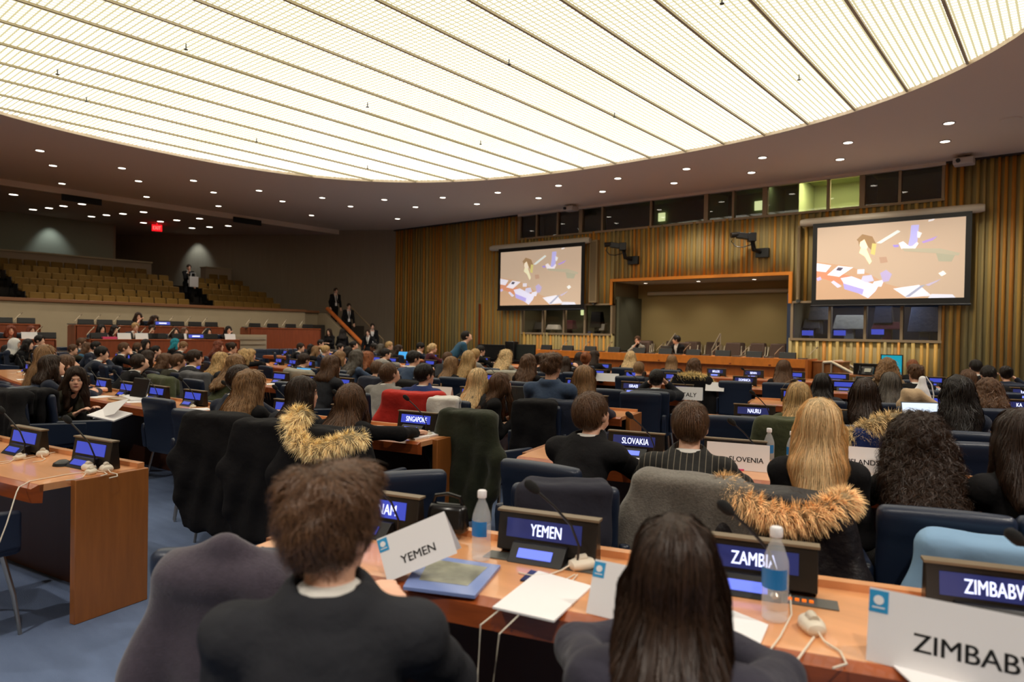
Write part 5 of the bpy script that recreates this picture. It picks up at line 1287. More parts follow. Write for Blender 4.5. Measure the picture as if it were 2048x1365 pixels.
P(45, 697, 2, .2, 's', 'k', 'k', 'person with black hair bent over the desk at the left edge', hpitch=-.5)
# row 4
P(1314, 740, 3, .22, 's', 'k', 'c', 'person with black hair holding the head, between ISRAEL and ITALY', arms='ff', hpitch=-.2, sex='m')
P(1058, 711, 3, .25, 'w', 'b', 'k', 'person with long brown curls half clipped, left of the slate blue suit', hl=.36)
P(938, 703, 3, .20, 'l', 'g', 'v', 'person with long straight dark blond hair left of the central monitors', hl=.36)
P(904, 715, 3, .35, 'l', 'm', 'k', 'person with glasses and fair hair in profile', glasses=True, hyaw=-.6, hl=.32)
P(828, 703, 3, .25, 's', 'k', 'u', 'person with cropped black hair and blue shirt before the long wood wall', hyaw=-.45)
P(736, 705, 3, .20, 'w', 'a', 'k', 'person with auburn wavy hair left of the light grey suit', hl=.32, hyaw=-.4)
P(714, 702, 3, 0.55, 'w', 'e', 'u', 'person with ash brown wavy hair left of the auburn one', hl=.3)
P(681, 704, 3, .25, 'l', 'm', 'c', 'person with straight light brown hair above the glasses wearer', hl=.24, hyaw=-.4)
P(609, 708, 3, .45, 's', 'd', 'k', 'person with short dark hair seen from behind, left of centre', sex='m')
P(501, 700, 3, .25, 'w', 'g', 'k', 'person with blond waves facing away, right of two adjacent blond heads', hl=.24)
P(489, 700, 3, .75, 'w', 'g', 'k', 'person with blond waves facing away, left of two adjacent blond heads', hl=.24)
P(465, 686, 3, .25, 'b', 'd', 'k', 'person with glasses and tied up brown hair in black, left', glasses=True, hyaw=-.5)
P(438, 683, 3, .25, 'w', 'r', 'M', 'person with long auburn hair and burgundy top, left', hl=.34)
P(367, 684, 3, .25, 's', 'm', 'k', 'person with light brown hair looking up at the screens, left', hyaw=-.5, hpitch=.35)
P(292, 680, 3, .25, 'm', 'k', 'k', 'person in profile with black hair before the lower tier panel', hyaw=-.6, hl=.18)
P(313, 699, 3, .9, 'b', 'k', 'n', 'person with tied black hair holding a white paper', hpitch=-.2)
P(275, 697, 3, .8, 's', 'd', 'k', 'person with dark hair, one of a cluster left of centre')
P(297, 702, 2, .35, 'l', 'd', 'k', 'person with long dark hair, right in the cluster left of centre', hl=.2)
P(276, 686, 3, .45, 's', 'b', 'c', 'person with brown hair below the lower tier name cards')
# row 5
P(1262, 703, 5, .25, 'w', 'y', 'k', 'person with pale blond wavy hair before the podium', hl=.3, head=1.1)
P(1278, 725, 4, .25, 's', 'm', 'c', 'person with tousled light brown hair below the pale blond one', sex='m')
P(1344, 711, 5, .25, 'l', 'm', 'k', 'person with long streaked light brown hair before the podium', hl=.34)
P(1389, 719, 4, .25, 'w', 'b', 'k', 'person with long brown hair and a fur trimmed parka behind', hl=.3, hyaw=-.4)
P(1082, 708, 4, .25, 'b', 'd', 'k', 'person with a high dark bun left of the slate blue suit')
P(1131, 715, 4, .35, 'm', 'd', 'k', 'person holding up a phone near the left podium end', arms='lu', hl=.15)
P(1172, 706, 4, .20, 'b', 'a', 'k', 'person with a copper topknot and black top', hyaw=.1)
P(1190, 703, 5, .25, 'm', 'd', 'k', 'person in profile with dark hair left of the podium front', hyaw=-.9, hl=.2)
P(1160, 706, 5, 1.0, 'l', 'd', 'k', 'person with dark hair behind the copper topknot', hl=.2)
P(1013, 702, 4, .25, 'c', 'y', 'q', 'person with curly blond hair and pale knit, near the dark monitors', hl=.24)
P(951, 699, 4, .30, 'p', 'g', 'g', 'person with a blond ponytail, beside the standing teal suit', hl=.3)
P(962, 692, 5, .35, 's', 'k', 'k', 'person with glasses and dark hair right of the standing teal suit', glasses=True, hyaw=-.4)
P(897, 705, 4, .35, 's', 'b', 'c', 'person with short brown hair left of the standing teal suit', hpitch=-.3)
P(772, 698, 4, .25, 's', 'k', 'g', 'person with thick black hair before the dark side wall', hyaw=-.3)
P(697, 695, 4, .30, 'm', 'k', 'n', 'person with sleek black bob below the two standing by the stairs', hl=.14, hyaw=-.4)
P(652, 692, 4, .30, 'b', 'g', 'u', 'person with blond hair in a low knot, left of centre')
P(633, 693, 4, .50, 'l', 'm', 'k', 'person with straight light brown hair left of the blond knot', hl=.24)
P(602, 687, 4, .28, 's', 'd', 'k', 'person in dark suit seen in profile before the empty tier desk', hyaw=-.55, collar=True)
P(798, 691, 5, .25, 'w', 'd', 'k', 'person with wavy dark hair resting head, below the wood wall corner', hl=.24, hyaw=-.4)
P(779, 684, 5, .25, 's', 'g', 'q', 'person with fair hair and a pale scarf below the wall corner', hyaw=-.3)
P(762, 689, 5, .45, 'm', 'e', 'k', 'person with ash hair left of the fair haired one below the corner', hl=.14)
P(841, 686, 5, .30, 's', 'k', 'n', 'person with glasses looking up, hand under chin, before the wood wall', glasses=True, hpitch=.4, hyaw=-.5, arms='lc')
P(866, 688, 5, .25, 'p', 'y', 'M', 'person with blond ponytail in burgundy before the wood wall', hyaw=-.5, hl=.14)
P(642, 680, 5, .20, 's', 'k', 'w', 'person with glasses and white shirt before the empty tier desk', glasses=True, hyaw=-.4)
P(622, 690, 5, .6, 'l', 'k', 'k', 'person with dark hair left of the white shirt', hl=.2)
P(681, 688, 5, .6, 's', 'k', 'k', 'person with short dark hair below the standing pair', )
P(709, 683, 5, .1, 'b', 'k', 'O', 'person in an orange sweater at the foot of the stairs', hpitch=-.3)
P(747, 687, 5, .15, 's', 'k', 'n', 'person in navy facing the camera below the stairs', face=2.5, skin='c')
# left wing
P(30, 678, (15.2,), 0, 'j', 'w', 'n', 'person wearing a white headscarf at the left', face=-.8, hyaw=.2)
P(57, 679, (15.2,), 0, 'l', 'k', 'k', 'person with long black hair beside the white headscarf', face=-.8, hl=.26)
P(80, 671, (15.6,), 0, 's', 'k', 'n', 'person with black hair in a navy suit, hand at the mouth, far left', face=-.9, arms='lc', collar=True)
P(164, 677, (15.8,), 0, 's', 'b', 't', 'person with a brown fringe and blue tie before the lower tier', face=-.9, hyaw=.1)
P(193, 684, (15.0,), 0, 's', 'k', 'n', 'person with cropped dark hair looking right before the lower tier', face=-.7)
P(351, 678, (18.2,), 0, 'l', 't', 'k', 'person with turquoise hair before the lower tier desk', face=-.4, hl=.2)
# people at the side tiers (facing the hall)
TR = R(-90)
def T(px, y, X, fl, hair, hc, top, label, **k):
    p = hitx(px, y, X); kk = dict(face=TR, arms='ll', face_on=True, open=True, hyaw=k.pop('hyaw', random.uniform(-.3, .3))); kk.update(k)
    o = dict(x=p.x, y=p.y, ztop=max(min(p.z, fl + 1.34), fl + 1.06), floor=fl, hair=hair, hc=hc, top=top, label=label, sex='f' if hair in 'lwmcb' else 'm'); o.update(kk); person(o)
    c = chair(p.x - .1, p.y, TR, 'tier chair of the ' + ' '.join(label.split()[:11])); c.location.z = fl
T(22, 651, -19.95, .42, 'm', 'r', 'k', 'person leaning sideways at the lower tier, far left edge', hl=.16, tilt=.2)
T(63, 652, -19.95, .42, 'l', 'r', 'k', 'person behind the far left white card on the lower tier', hl=.2, shirt='p')
T(203, 650, -19.95, .42, 'l', 'k', 'p', 'person in a pale pink jacket reaching out over the lower tier', hl=.3, arms='ol')
T(230, 652, -19.95, .42, 'w', 'k', 'G', 'person with dark waves and pink collar on the lower tier', hl=.2, shirt='r')
T(271, 646, -19.95, .42, 's', 'g', 'n', 'person with short fair hair in navy suit and tie on the lower tier', tie='k')
T(304, 651, -19.95, .42, 's', 'd', 'k', 'person in a black suit and light tie on the lower tier', tie='w')
T(351, 657, -19.95, .42, 'w', 'd', 'k', 'person looking down, left of the bowed pair on the lower tier', hpitch=-.4, hl=.2)
T(370, 656, -19.95, .42, 'w', 'b', 'G', 'person looking down, right of the bowed pair on the lower tier', hpitch=-.3, hl=.22)
T(416, 657, -19.95, .42, 'w', 'k', 'n', 'person with head bowed beside the lit blue tier display', hpitch=-.4, hl=.2)
T(457, 653, -19.95, .42, 'l', 'k', 'k', 'person holding the face at the right end of the lower tier', arms='lc', hl=.24)
T(277, 626, -22.0, .80, 'w', 'd', 'k', 'person on the upper tier with curly dark hair, left of two', hl=.2, arms='lc')
T(309, 633, -22.0, .80, 'c', 'd', 'k', 'person on the upper tier bowing a head of dark curls, right of two', hl=.2)
# standing people
def SP(px, y, X, Y, fl, hair, hc, top, label, face, **k):
    p = hitx(px, y, X) if X is not None else hity(px, y, Y)
    o = dict(x=p.x, y=p.y, ztop=min(max(p.z, fl + 1.56), fl + 1.88), floor=fl, hair=hair, hc=hc, top=top, label=label, stand=True, face=face, face_on=True, arms='hh', det=0); o.update(k); person(o)
SP(672, 574, None, 17.75, 1.53, 's', 'd', 'k', 'person in black suit with white badge at the top of the gallery stairs', R(-100), open=True, tie='k', badge='w')
SP(698, 605, None, 17.75, .85, 's', 'd', 'k', 'person in black suit with white badge, halfway down the gallery stairs', R(-105), open=True, tie='k', badge='w')
SP(745, 643, None, 17.75, 0, 's', 'k', 'k', 'person in dark suit with pale lanyard at the stair foot', R(-120), open=True, badge='w')
SP(736, 660, None, 16.9, 0, 's', 'd', 'k', 'person with yellowish tie reaching for the orange handrail', R(-150), open=True, tie='q', arms='oh', hip=.8)
SP(658, 658, None, 15.8, 0, 'l', 'd', 'k', 'person with long dark hair in black, left of the standing pair before the stairs', R(-150), sex='f', hl=.3, arms='xx', hip=.82)
SP(685, 660, None, 15.8, 0, 'w', 'k', 'k', 'person in black turned away, right of the standing pair before the stairs', R(60), sex='f', hl=.24, arms='xx', hip=.82)
gp = hitx(378, 530, -28.5)
SP(378, 530, -28.0, None, 2.53, 's', 'd', 'k', 'person standing in the gallery aisle holding a white bag', R(-95), badge='w', arms='hc')
mb = MB(); mb.box((0, 0, 0), (.1, .36, .42), taper=(.9, 1)); mb.tube([(0, -.1, .2), (0, -.08, .36), (0, .08, .36), (0, .1, .2)], .012, 6); o = mb.build('white_bag', M_PAPER, None, bevel=.01)
q = hitx(387, 564, -27.7); o.location = q; tag(o, 'white paper bag held by the person in the gallery aisle', 'bag')
SP(934, 663, None, 10.9, 0, 's', 'k', 't', 'person in a teal blue suit standing and bending over the desk', R(-35), bend=True, hip=.90, arms='dd', hpitch=-.5, hyaw=-.3, face_on=False, wide=1.1)
# people on the podium
def PP(px, y, hair, hc, top, label, **k):
    p = hity(px, y, PY + 1.05); o = dict(x=p.x, y=p.y, ztop=max(p.z, 1.45), floor=.25, hair=hair, hc=hc, top=top, label=label, face_on=True, open=True, face=R(180), det=1); o.update(k); person(o)
    c = put(brown0, (p.x, p.y + .05, .25), o['face'], 'brown podium chair in use by the ' + ' '.join(label.split()[:8])); 
    if 'group' in c.keys(): del c['group']
PP(1275, 673, 's', 'b', 'q', 'person in a pale beige jacket with chin on hand at the podium', shirt='k', arms='lc', glasses=True, sex='f', hyaw=.2)
PP(1353, 672, 's', 'k', 'k', 'person in black suit and white shirt looking aside at the podium', arms='lx', hyaw=-.9, face=R(165))
# ================================================================ coats on chair backs
def coat(x, y, rz, c, label, w=.46, zt=.945, zb=.28, sleeves=True, collar=False, zoff=0, det=False, cat='coat', front=.2):
    t = empty('draped_coat', (x, y, zoff), rz, label, cat)
    m = c if not isinstance(c, str) else cloth(c)
    ph = random.uniform(0, 6)
    pr = [cone((-w / 2 + .03, -.265, zt - .03), (w / 2 - .03, -.265, zt - .03), .045), rbox((0, -.335, (zt + zb) / 2), (w / 2 + .03, .032, (zt - zb) / 2), .03, rotm(0, 0)),
          rbox((0, -.20, zt - front / 2 - .02), (w / 2, .022, front / 2), .02)]
    if sleeves:
        for s in (-1, 1): pr += [cone((s * (w / 2 - .02), -.30, zt - .06), (s * (w / 2 + .07), -.33, zt - .32), .062, .058), cone((s * (w / 2 + .07), -.33, zt - .32), (s * (w / 2 + .05), -.34, max(zt - .58, .12)), .058, .05)]
    if collar:
        pr += [cone((-.13, -.29, zt + .0), (-.02, -.32, zt + .06), .035), cone((.13, -.29, zt + .0), (.02, -.32, zt + .06), .035), cone((-.1, -.34, zt - .02), (.1, -.34, zt - .02), .04)]
    dsp = lambda X, Y, Z: .013 * np.sin(X * 36 + ph + 2.2 * np.sin(Z * 5 + ph)) * np.clip((zt + .05 - Z) * 2.2, 0.15, 1) + .006 * np.sin(X * 9 + Z * 23 + ph)
    blob('coat_body', pr, .012 if det else .017, m, t, k=.05, disp=dsp)
    return t
def coat_on(key, c, label, **k):
    for lb, x, y, rz in CHS:
        if key in lb: return coat(x, y, rz, c, label, **k)
    raise KeyError(key)
def fur(parent, path, rad, rgb, n=5200, ln=.045, name='fur_trim'):
    """fur band: strands standing off a curved tube"""
    pts = [Vector(p) for p in path]; r = np.random.default_rng(len(path) + n)
    seg = [(pts[i + 1] - pts[i]).length for i in range(len(pts) - 1)]; tot = sum(seg)
    P = np.zeros((n, 4, 3)); N = np.zeros((n, 3))
    cum = np.cumsum([0] + seg) / tot; A = np.array([tuple(p) for p in pts])
    u = r.uniform(0, 1, n); C = np.stack([np.interp(u, cum, A[:, i]) for i in range(3)], 1)
    C2 = np.stack([np.interp(np.clip(u + .01, 0, 1.01), cum, A[:, i]) for i in range(3)], 1); C2[u > .99] = C[u > .99] + (A[-1] - A[-2]) * .01
    tg = C2 - C; tg /= np.maximum(np.linalg.norm(tg, axis=1, keepdims=True), 1e-9)
    a = np.cross(tg, np.array([0, 0, 1.0])); a /= np.maximum(np.linalg.norm(a, axis=1, keepdims=True), 1e-9); b = np.cross(a, tg)
    th = r.uniform(0, 6.283, n); nr = a * np.cos(th)[:, None] + b * np.sin(th)[:, None]
    rr = rad * (1 - .35 * np.abs(2 * u - 1) ** 4) * r.uniform(.9, 1.1, n)
    l = ln * r.uniform(.5, 1.25, n); clump = np.stack([np.sin(u * 90 + th * 2), np.sin(u * 70 + th * 3), np.cos(u * 80 + th * 2)], 1) * .35
    d = nr + tg * .35 + clump + r.normal(0, .22, (n, 3)); d[:, 2] -= .25; d /= np.linalg.norm(d, axis=1, keepdims=True)
    for s in range(4):
        f = s / 3; P[:, s] = C + nr * (rr * .8)[:, None] + d * (l * f)[:, None]; P[:, s, 2] -= .012 * f * f
    wd = np.array([1, .8, .5, .12])[None] * r.uniform(.0016, .0034, n)[:, None]
    V, Q = ribbons(P, wd, nr)
    cc = np.array(rgb) / 255.0
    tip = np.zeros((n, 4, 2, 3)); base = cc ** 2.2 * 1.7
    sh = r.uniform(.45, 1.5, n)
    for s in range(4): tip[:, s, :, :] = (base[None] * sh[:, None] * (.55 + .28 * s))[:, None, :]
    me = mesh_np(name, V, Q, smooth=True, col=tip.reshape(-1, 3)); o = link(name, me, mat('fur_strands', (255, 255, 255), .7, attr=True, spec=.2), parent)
    mb = MB(); mb.tube([tuple(p) for p in pts], [rad * .85] * len(pts), 10); mb.build('fur_band', mat('fur_base_%d' % rgb[0], tuple(int(v * .75) for v in rgb), .9), parent, True)
    return o
def coat_at(px, py, depth, rz, c, label, withchair=None, **k):
    p = atz(px, py, depth)
    # the point given is the top middle of the chair back (local y = -.27)
    x = p.x - math.sin(rz) * .27; y = p.y + math.cos(rz) * .27
    if withchair: chair(x, y, rz, withchair)
    return coat(x, y, rz, c, label, **k), (x, y)
M_WOOL = mat('grey_wool', (112, 106, 98), .95, noise=(90, .22), bump=(150, .8, (1, 1, 1), .004), sheen=.3)
M_PURP = mat('charcoal_wool', (66, 58, 70), .95, noise=(60, .12), bump=(150, .6, (1, 1, 1), .004), sheen=.3)
M_NAVYC = mat('navy_cloth', (34, 34, 48), .85, bump=(6, .5, (1, 1, 1), .03))
M_PARKA = mat('parka_shell', (26, 20, 24), .55, bump=(10, .8, (1, 1, 1), .03))
M_LBLUE = mat('light_blue_cloth', (126, 162, 196), .8, bump=(5, .4, (1, 1, 1), .03))
c_, _ = coat_at(462, 1092, 1.98, .72, M_PURP, 'charcoal wool coat with peaked dark collar over a chair left of the closest person', 'navy leather armchair under the charcoal wool coat at lower left', zb=.12, w=.30, collar=True, det=True, sleeves=True, zt=.87)
coat_at(1130, 975, 2.9, .56, M_NAVYC, 'thin dark navy jacket draped over the chair in front of the YEMEN display', 'navy leather armchair under the thin navy jacket', zb=.42, w=.34, det=True, sleeves=False, zt=.925)
blob('dark_lining', [cone((-.16, -.26, .84), (-.02, -.30, .925), .035, .02), cone((.16, -.26, .84), (.03, -.30, .915), .035, .02), cone((-.17, -.2, .83), (.17, -.2, .83), .035)], .012, cloth('k'), c_, k=.04)
coat_on('pinstriped', M_WOOL, 'grey wool coat over the chair back behind the pinstriped jacket', zb=.20, w=.42, det=True)
c_ = coat_on('long straight blond hair', M_PARKA, 'black parka with tawny fur hood hanging before the long blond hair', zb=.22, w=.42, det=True, zt=.915)
fur(c_, [(-.24, -.24, .90), (-.22, -.31, .925), (-.14, -.36, .87), (0, -.38, .835), (.12, -.37, .85), (.22, -.32, .91), (.24, -.24, .90)], .042, (210, 176, 130), n=11000, ln=.05)
coat_at(2010, 1085, 2.36, .36, M_LBLUE, 'light blue jacket over the chair before the ZIMBABWE display', None, zb=.30, w=.48, det=True, sleeves=True, zt=.86)
CL = [q for q in COL.objects if q.get('label', '').startswith('light blue jacket')][0]; CL = chair(CL.location.x, CL.location.y, .36, 'navy leather armchair under the light blue jacket'); CL.scale = (1, 1, .92)
c_ = coat_on('arm stretched forward', 'k', 'black parka with cream fur hood on the chair near the centre left', zb=.12, w=.52, det=True)
fur(c_, [(-.20, -.30, .86), (-.27, -.30, .93), (-.24, -.30, 1.01), (-.14, -.33, 1.02), (-.19, -.38, .93), (-.1, -.41, .85), (.02, -.42, .82), (.12, -.40, .86), (.22, -.38, .90), (.29, -.33, .90)], .045, (224, 204, 158), n=9000, ln=.055)
coat_on('big wavy golden', 'k', 'long black coat on a chair, left of two hanging side by side', zb=.12, w=.46)
coat_on('left of the cream fur', 'k', 'long black coat on a chair, next to the cream fur hood', zb=.15, w=.46)
coat_at(940, 822, 5.2, .15, 'E', 'dark green black padded coat hanging at the aisle end of a chair', 'navy leather armchair under the dark green coat by the aisle', zb=.14, w=.42, det=True)
coat_at(893, 800, 6.3, .3, 'w', 'cream coat between the red coat and the dark green coat', None, zb=.25, w=.26, sleeves=False)
coat_on('bright navy suit', 'r', 'bright red coat over the chair of the navy suit', zb=.45, w=.58, sleeves=True)
coat_on('in a slate blue suit', 'k', 'black coat on the chair behind the slate blue suit', zb=.25, w=.36, sleeves=False)
coat_on('wavy light brown bob', 'n', 'dark blue grey coat on the chair behind the wavy bob', zb=.3, w=.42)
coat_on('beside the NAURU', 'e', 'olive green coat on the chair of the fair hair by NAURU', zb=.4, w=.5, det=True)
c_, _ = coat_at(1790, 868, 4.5, .40, 'B', 'blue coat with pale fur hood, left of the bushy dark curls', 'navy leather armchair under the blue coat with fur', zb=.45, w=.44)
fur(c_, [(-.34, -.24, .87), (-.27, -.28, .88), (-.22, -.30, .90), (-.15, -.31, .97), (-.02, -.33, 1.02), (.12, -.32, 1.0), (.2, -.3, .94)], .06, (196, 174, 132), n=6000, ln=.05)
c_ = coat_on('fur trimmed parka', 'k', 'black parka with tan fur edge behind the ITALY card', zb=.3, w=.5)
fur(c_, [(-.3, -.28, .84), (-.2, -.3, .94), (0, -.32, .97), (.2, -.3, .93), (.3, -.28, .84)], .045, (206, 180, 120), n=3000, ln=.05)
coat_at(600, 738, 10.0, .1, 'q', 'pale grey jacket on a chair near the blue laptop', None, zb=.4, w=.5)
c_, _ = coat_at(1012, 748, 10.6, .2, 'q', 'pale grey fluffy scarf on the chair of the curly blond hair', None, zb=.6, w=.6, cat='scarf')
coat_at(25, 772, 6.2, .1, 'k', 'black coat on a chair at the left edge', 'navy leather armchair under the black coat at the left edge', zb=.2, w=.46)
coat_at(82, 790, 6.4, .1, 'k', 'black coat on the chair left of the turning person', 'navy leather armchair under the black coat beside the turning person', zb=.25, w=.36, sleeves=False)
coat_at(395, 752, 9.0, .1, 'G', 'dark grey coat on a chair below the charcoal suit', None, zb=.3, w=.5)
coat_at(325, 776, 8.2, .1, 'e', 'olive green jacket on a chair behind the small lit displays', None, zb=.5, w=.46)
coat_at(760, 742, 8.7, .2, 'n', 'navy jacket on a chair left of the light grey suit', None, zb=.5, w=.5)
coat_at(815, 765, 8.2, .2, 'k', 'black leather jacket on a chair between the grey and navy suits', None, zb=.5, w=.5)
# empty chairs in view
def chair_at(px, py, depth, rz, label):
    p = atz(px, py, depth); chair(p.x - math.sin(rz) * .27, p.y + math.cos(rz) * .27, rz, label)
chair_at(315, 800, 6.1, .15, 'empty navy armchair beside the turning person, left of two'); chair_at(383, 824, 5.3, .2, 'empty navy armchair beside the long black coats, right of two')
chair_at(1281, 788, 7.6, .42, 'large empty navy armchair left of the ITALY desk end'); chair_at(1470, 770, 9.8, .3, 'large empty navy armchair below the DOMINICA display')
chair_at(1460, 836, 5.5, .4, 'empty navy armchair left of the NAURU display'); chair_at(1210, 784, 8.0, .3, 'empty navy armchair right of the wavy light brown bob')
chair_at(575, 770, 8.2, .1, 'empty navy armchair below the blue laptop'); chair(-4.25, .80, .1, 'empty navy armchair tucked under the near left desk')
chair_at(1955, 882, 4.3, .45, 'navy armchair with its back to the camera behind the SA display')
chair_at(797, 950, 3.1, 1.1, 'low turned navy armchair under the SINGAPORE desk end')
# ================================================================ things on the desks
def slab(name, pts, z, th, m, label, cat):
    mb = MB(); mb.prism([(p[0], p[1]) for p in pts], 'z', z, z + th); o = mb.build(name, m, None); return tag(o, label, cat)
DZ = .751
def sheet(c4, label, m=M_PAPER, th=.003, z=DZ, cat='paper', name='paper_sheet'):
    """c4: pixel corners of a sheet lying on the desk"""
    return slab(name, [hitz(px, py, z + th) for px, py in c4], z, th, m, label, cat)
sheet([(1077, 1142), (1184, 1172), (1108, 1242), (985, 1214)], 'white sheets lying before the YEMEN display', th=.006)
sheet([(1062, 1140), (1100, 1150), (1075, 1165), (1040, 1160)], 'dark blue phone under the white sheets', mat('phone_blue', (24, 30, 70), .3), .005, cat='phone', name='phone')
sheet([(1452, 1216), (1537, 1250), (1510, 1312), (1432, 1300)], 'white paper beside the ZAMBIA bottle', th=.004)
sheet([(1735, 1284), (1880, 1262), (2080, 1380), (1830, 1372)], 'white paper under the large ZIMBABWE card', th=.004)
br = mat('brochure_print', (150, 150, 130), .3, noise=(9, .5))
sheet([(845, 1108), (1001, 1131), (950, 1192), (806, 1174)], 'glossy brochure with a blue border and town picture', mat('brochure_blue', (128, 148, 204), .25), .010, cat='brochure', name='brochure')
b_ = slab('cover_picture', [hitz(px, py, DZ + .011) for px, py in ((860, 1118), (975, 1135), (935, 1172), (838, 1160))], DZ + .0101, .0008, br, None, None); b_.parent = bpy.data.objects['brochure']
def bottle(px, py, label, z=DZ, s=1.0):
    p = hitz(px, py, z); t = empty('water_bottle', p, 0, label, 'bottle')
    mb = MB(); mb.lathe([(.024 * s, 0), (.031 * s, .006), (.032 * s, .03), (.0295 * s, .035), (.032 * s, .04), (.032 * s, .14 * s), (.030 * s, .155 * s), (.018 * s, .19 * s), (.0125 * s, .20 * s), (.0125 * s, .212 * s)], 24); mb.build('plastic_body', M_PET, t, True)
    mb = MB(); mb.lathe([(.0145 * s, .21 * s), (.0155 * s, .212 * s), (.0155 * s, .232 * s), (.013 * s, .235 * s)], 20); mb.build('screw_cap', M_PAPER, t, True)
    V = []; mb = MB()
    for k in range(13):
        a = math.radians(200 + k * 12); V += [(.0325 * s * math.cos(a), .0325 * s * math.sin(a), .085 * s), (.0325 * s * math.cos(a), .0325 * s * math.sin(a), .135 * s)]
    mb.add(V, [(2 * k, 2 * k + 2, 2 * k + 3, 2 * k + 1) for k in range(12)]); mb.build('bottle_label', mat('label_blue', (30, 120, 190), .4), t)
    return t
bottle(962, 1120, 'clear water bottle left of the YEMEN display', s=1.04); bottle(1549, 1240, 'clear water bottle before the ZAMBIA display', s=1.12)
bottle(1537, 933, 'clear water bottle right of the SLOVENIA card', s=1.0); bottle(1583, 936, 'clear water bottle nearly hidden by the long blond hair', s=.95)
def earp(px, py, rz, label): p = hitz(px, py, DZ); put(ear0, (p.x, p.y, DZ), rz, label).scale = (1.3, 1.3, 1.3)
earp(1624, 1262, .6, 'large ivory earpiece unit between ZAMBIA and ZIMBABWE'); earp(1163, 1138, -.5, 'ivory earpiece unit right of the YEMEN console')
earp(85, 913, 1.2, 'ivory earpiece unit on the near left desk, left of three'); earp(178, 941, 1.6, 'ivory earpiece unit on the near left desk, middle of three'); earp(213, 943, 1.4, 'ivory earpiece unit on the near left desk, right of three')
def cable(pts, label, r=.0024):
    mb = MB(); mb.tube(pts, r, 6); tag(mb.build('cable', M_WHITEP, None, True), label, 'cable')
def dpt(px, py, z=DZ + .003): return hitz(px, py, z)
e0 = dpt(1005, 1216); cable([dpt(1150, 1150), dpt(1120, 1166), dpt(1060, 1200), e0, e0 + Vector((-.03, -.06, -.04)), e0 + Vector((-.03, -.07, -.2)), e0 + Vector((-.02, -.05, -.45))], 'thin white cable hanging off the near desk, left of two')
e0 = dpt(1043, 1226); cable([dpt(1155, 1150), dpt(1130, 1180), e0, e0 + Vector((-.03, -.06, -.05)), e0 + Vector((-.05, -.07, -.25)), e0 + Vector((-.04, -.05, -.45))], 'thin white cable hanging off the near desk, right of two')
e0 = dpt(1588, 1330); cable([dpt(1628, 1275), dpt(1610, 1300), e0, e0 + Vector((-.02, -.05, -.05)), e0 + Vector((-.01, -.06, -.3))], 'white cable running from the large earpiece off the desk edge', .0032)
e0 = dpt(1535, 1330); cable([dpt(1580, 1190), dpt(1583, 1230), dpt(1560, 1275), dpt(1537, 1305), e0], 'white cable winding right of the ZAMBIA bottle', .0028)
cable([dpt(205, 940), dpt(130, 950), dpt(60, 963), dpt(38, 975), dpt(33, 985), dpt(30, 992) + Vector((0, -.03, -.12)), dpt(22, 1000) + Vector((-.05, -.03, -.2))], 'white cable trailing along the near left desk', .003)
cable([dpt(0, 925), dpt(50, 918), dpt(110, 905)], 'white cable at the far left of the near desk', .003)
def cable_puck(px, py, label):
    p = dpt(px, py, DZ); mb = MB(); mb.lathe([(.05, 0), (.045, .015), (.02, .03), (.0, .03)], 14, p); tag(mb.build('cable_outlet', M_BLACK, None, True), label, 'outlet')
cable_puck(125, 931, 'black domed cable outlet on the near left desk'); cable_puck(395, 801, 'black domed cable outlet on the second left desk')
# tent cards
def tcard(px, py, rz, w, h, label, text=None, **k): p = hitz(px, py, DZ); return tent((p.x, p.y, DZ), rz, w, h, label, text, **k)
tcard(1925, 1352, .10, .40, .165, 'large white folded card reading ZIMBABWE', 'ZIMBABWE', th=.042, dep=.10, toff=.05, tz=.40)
o = tcard(850, 1158, R(62), .24, .13, 'white folded card reading YEMEN leaning on the brochure', 'YEMEN', th=.026, dep=.09, tz=.35); o.rotation_euler = (R(-8), R(-24), R(38)); o.location.z = DZ + .045
tcard(1270, 1232, .15, .25, .135, 'white folded card half hidden by the long dark hair', None, dep=.12)
tcard(1722, 946, .30, .25, .15, 'white folded card reading ISLANDS', 'ISLANDS', th=.030, toff=.012, badge=False, tz=.45)
tcard(1475, 938, .30, .36, .15, 'white folded card reading SLOVENIA behind the pinstriped jacket', 'SLOVENIA', th=.030, toff=.05, badge=False)
tcard(1378, 800, .3, .33, .155, 'white folded card reading ITALY at the desk end', 'ITALY', th=.05, badge=False)
tcard(883, 800, .15, .30, .15, 'white folded card right of the bright navy suit', None, badge=False)
tcard(1215, 763, .2, .40, .13, 'white folded card left of the pale blond hair', None, badge=False); tcard(1060, 757, .2, .3, .12, 'white folded card near the long brown curls', None, badge=False)
tcard(1430, 782, .3, .26, .12, 'white folded card below the BELIZE display', None, badge=False, dep=.16); tcard(1888, 800, .5, .24, .15, 'white folded card with blue emblem right of the laptop', None)
sheet([(800, 868), (852, 851), (892, 866), (830, 878)], 'white name card lying flat on the SINGAPORE desk end', th=.012)
sheet([(742, 858), (770, 862), (768, 872), (738, 868)], 'white paper under the stretched arm', th=.003)
sheet([(1246, 905), (1296, 912), (1272, 930), (1230, 925)], 'white paper under the SLOVAKIA display'); sheet([(1470, 925), (1502, 926), (1506, 938), (1476, 940)], 'pinkish folder before the SLOVENIA card', mat('pink', (216, 70, 120), .6), .008, cat='folder', name='folder')
sheet([(1700, 948), (1765, 952), (1762, 972), (1728, 972)], 'white paper under the ISLANDS card')
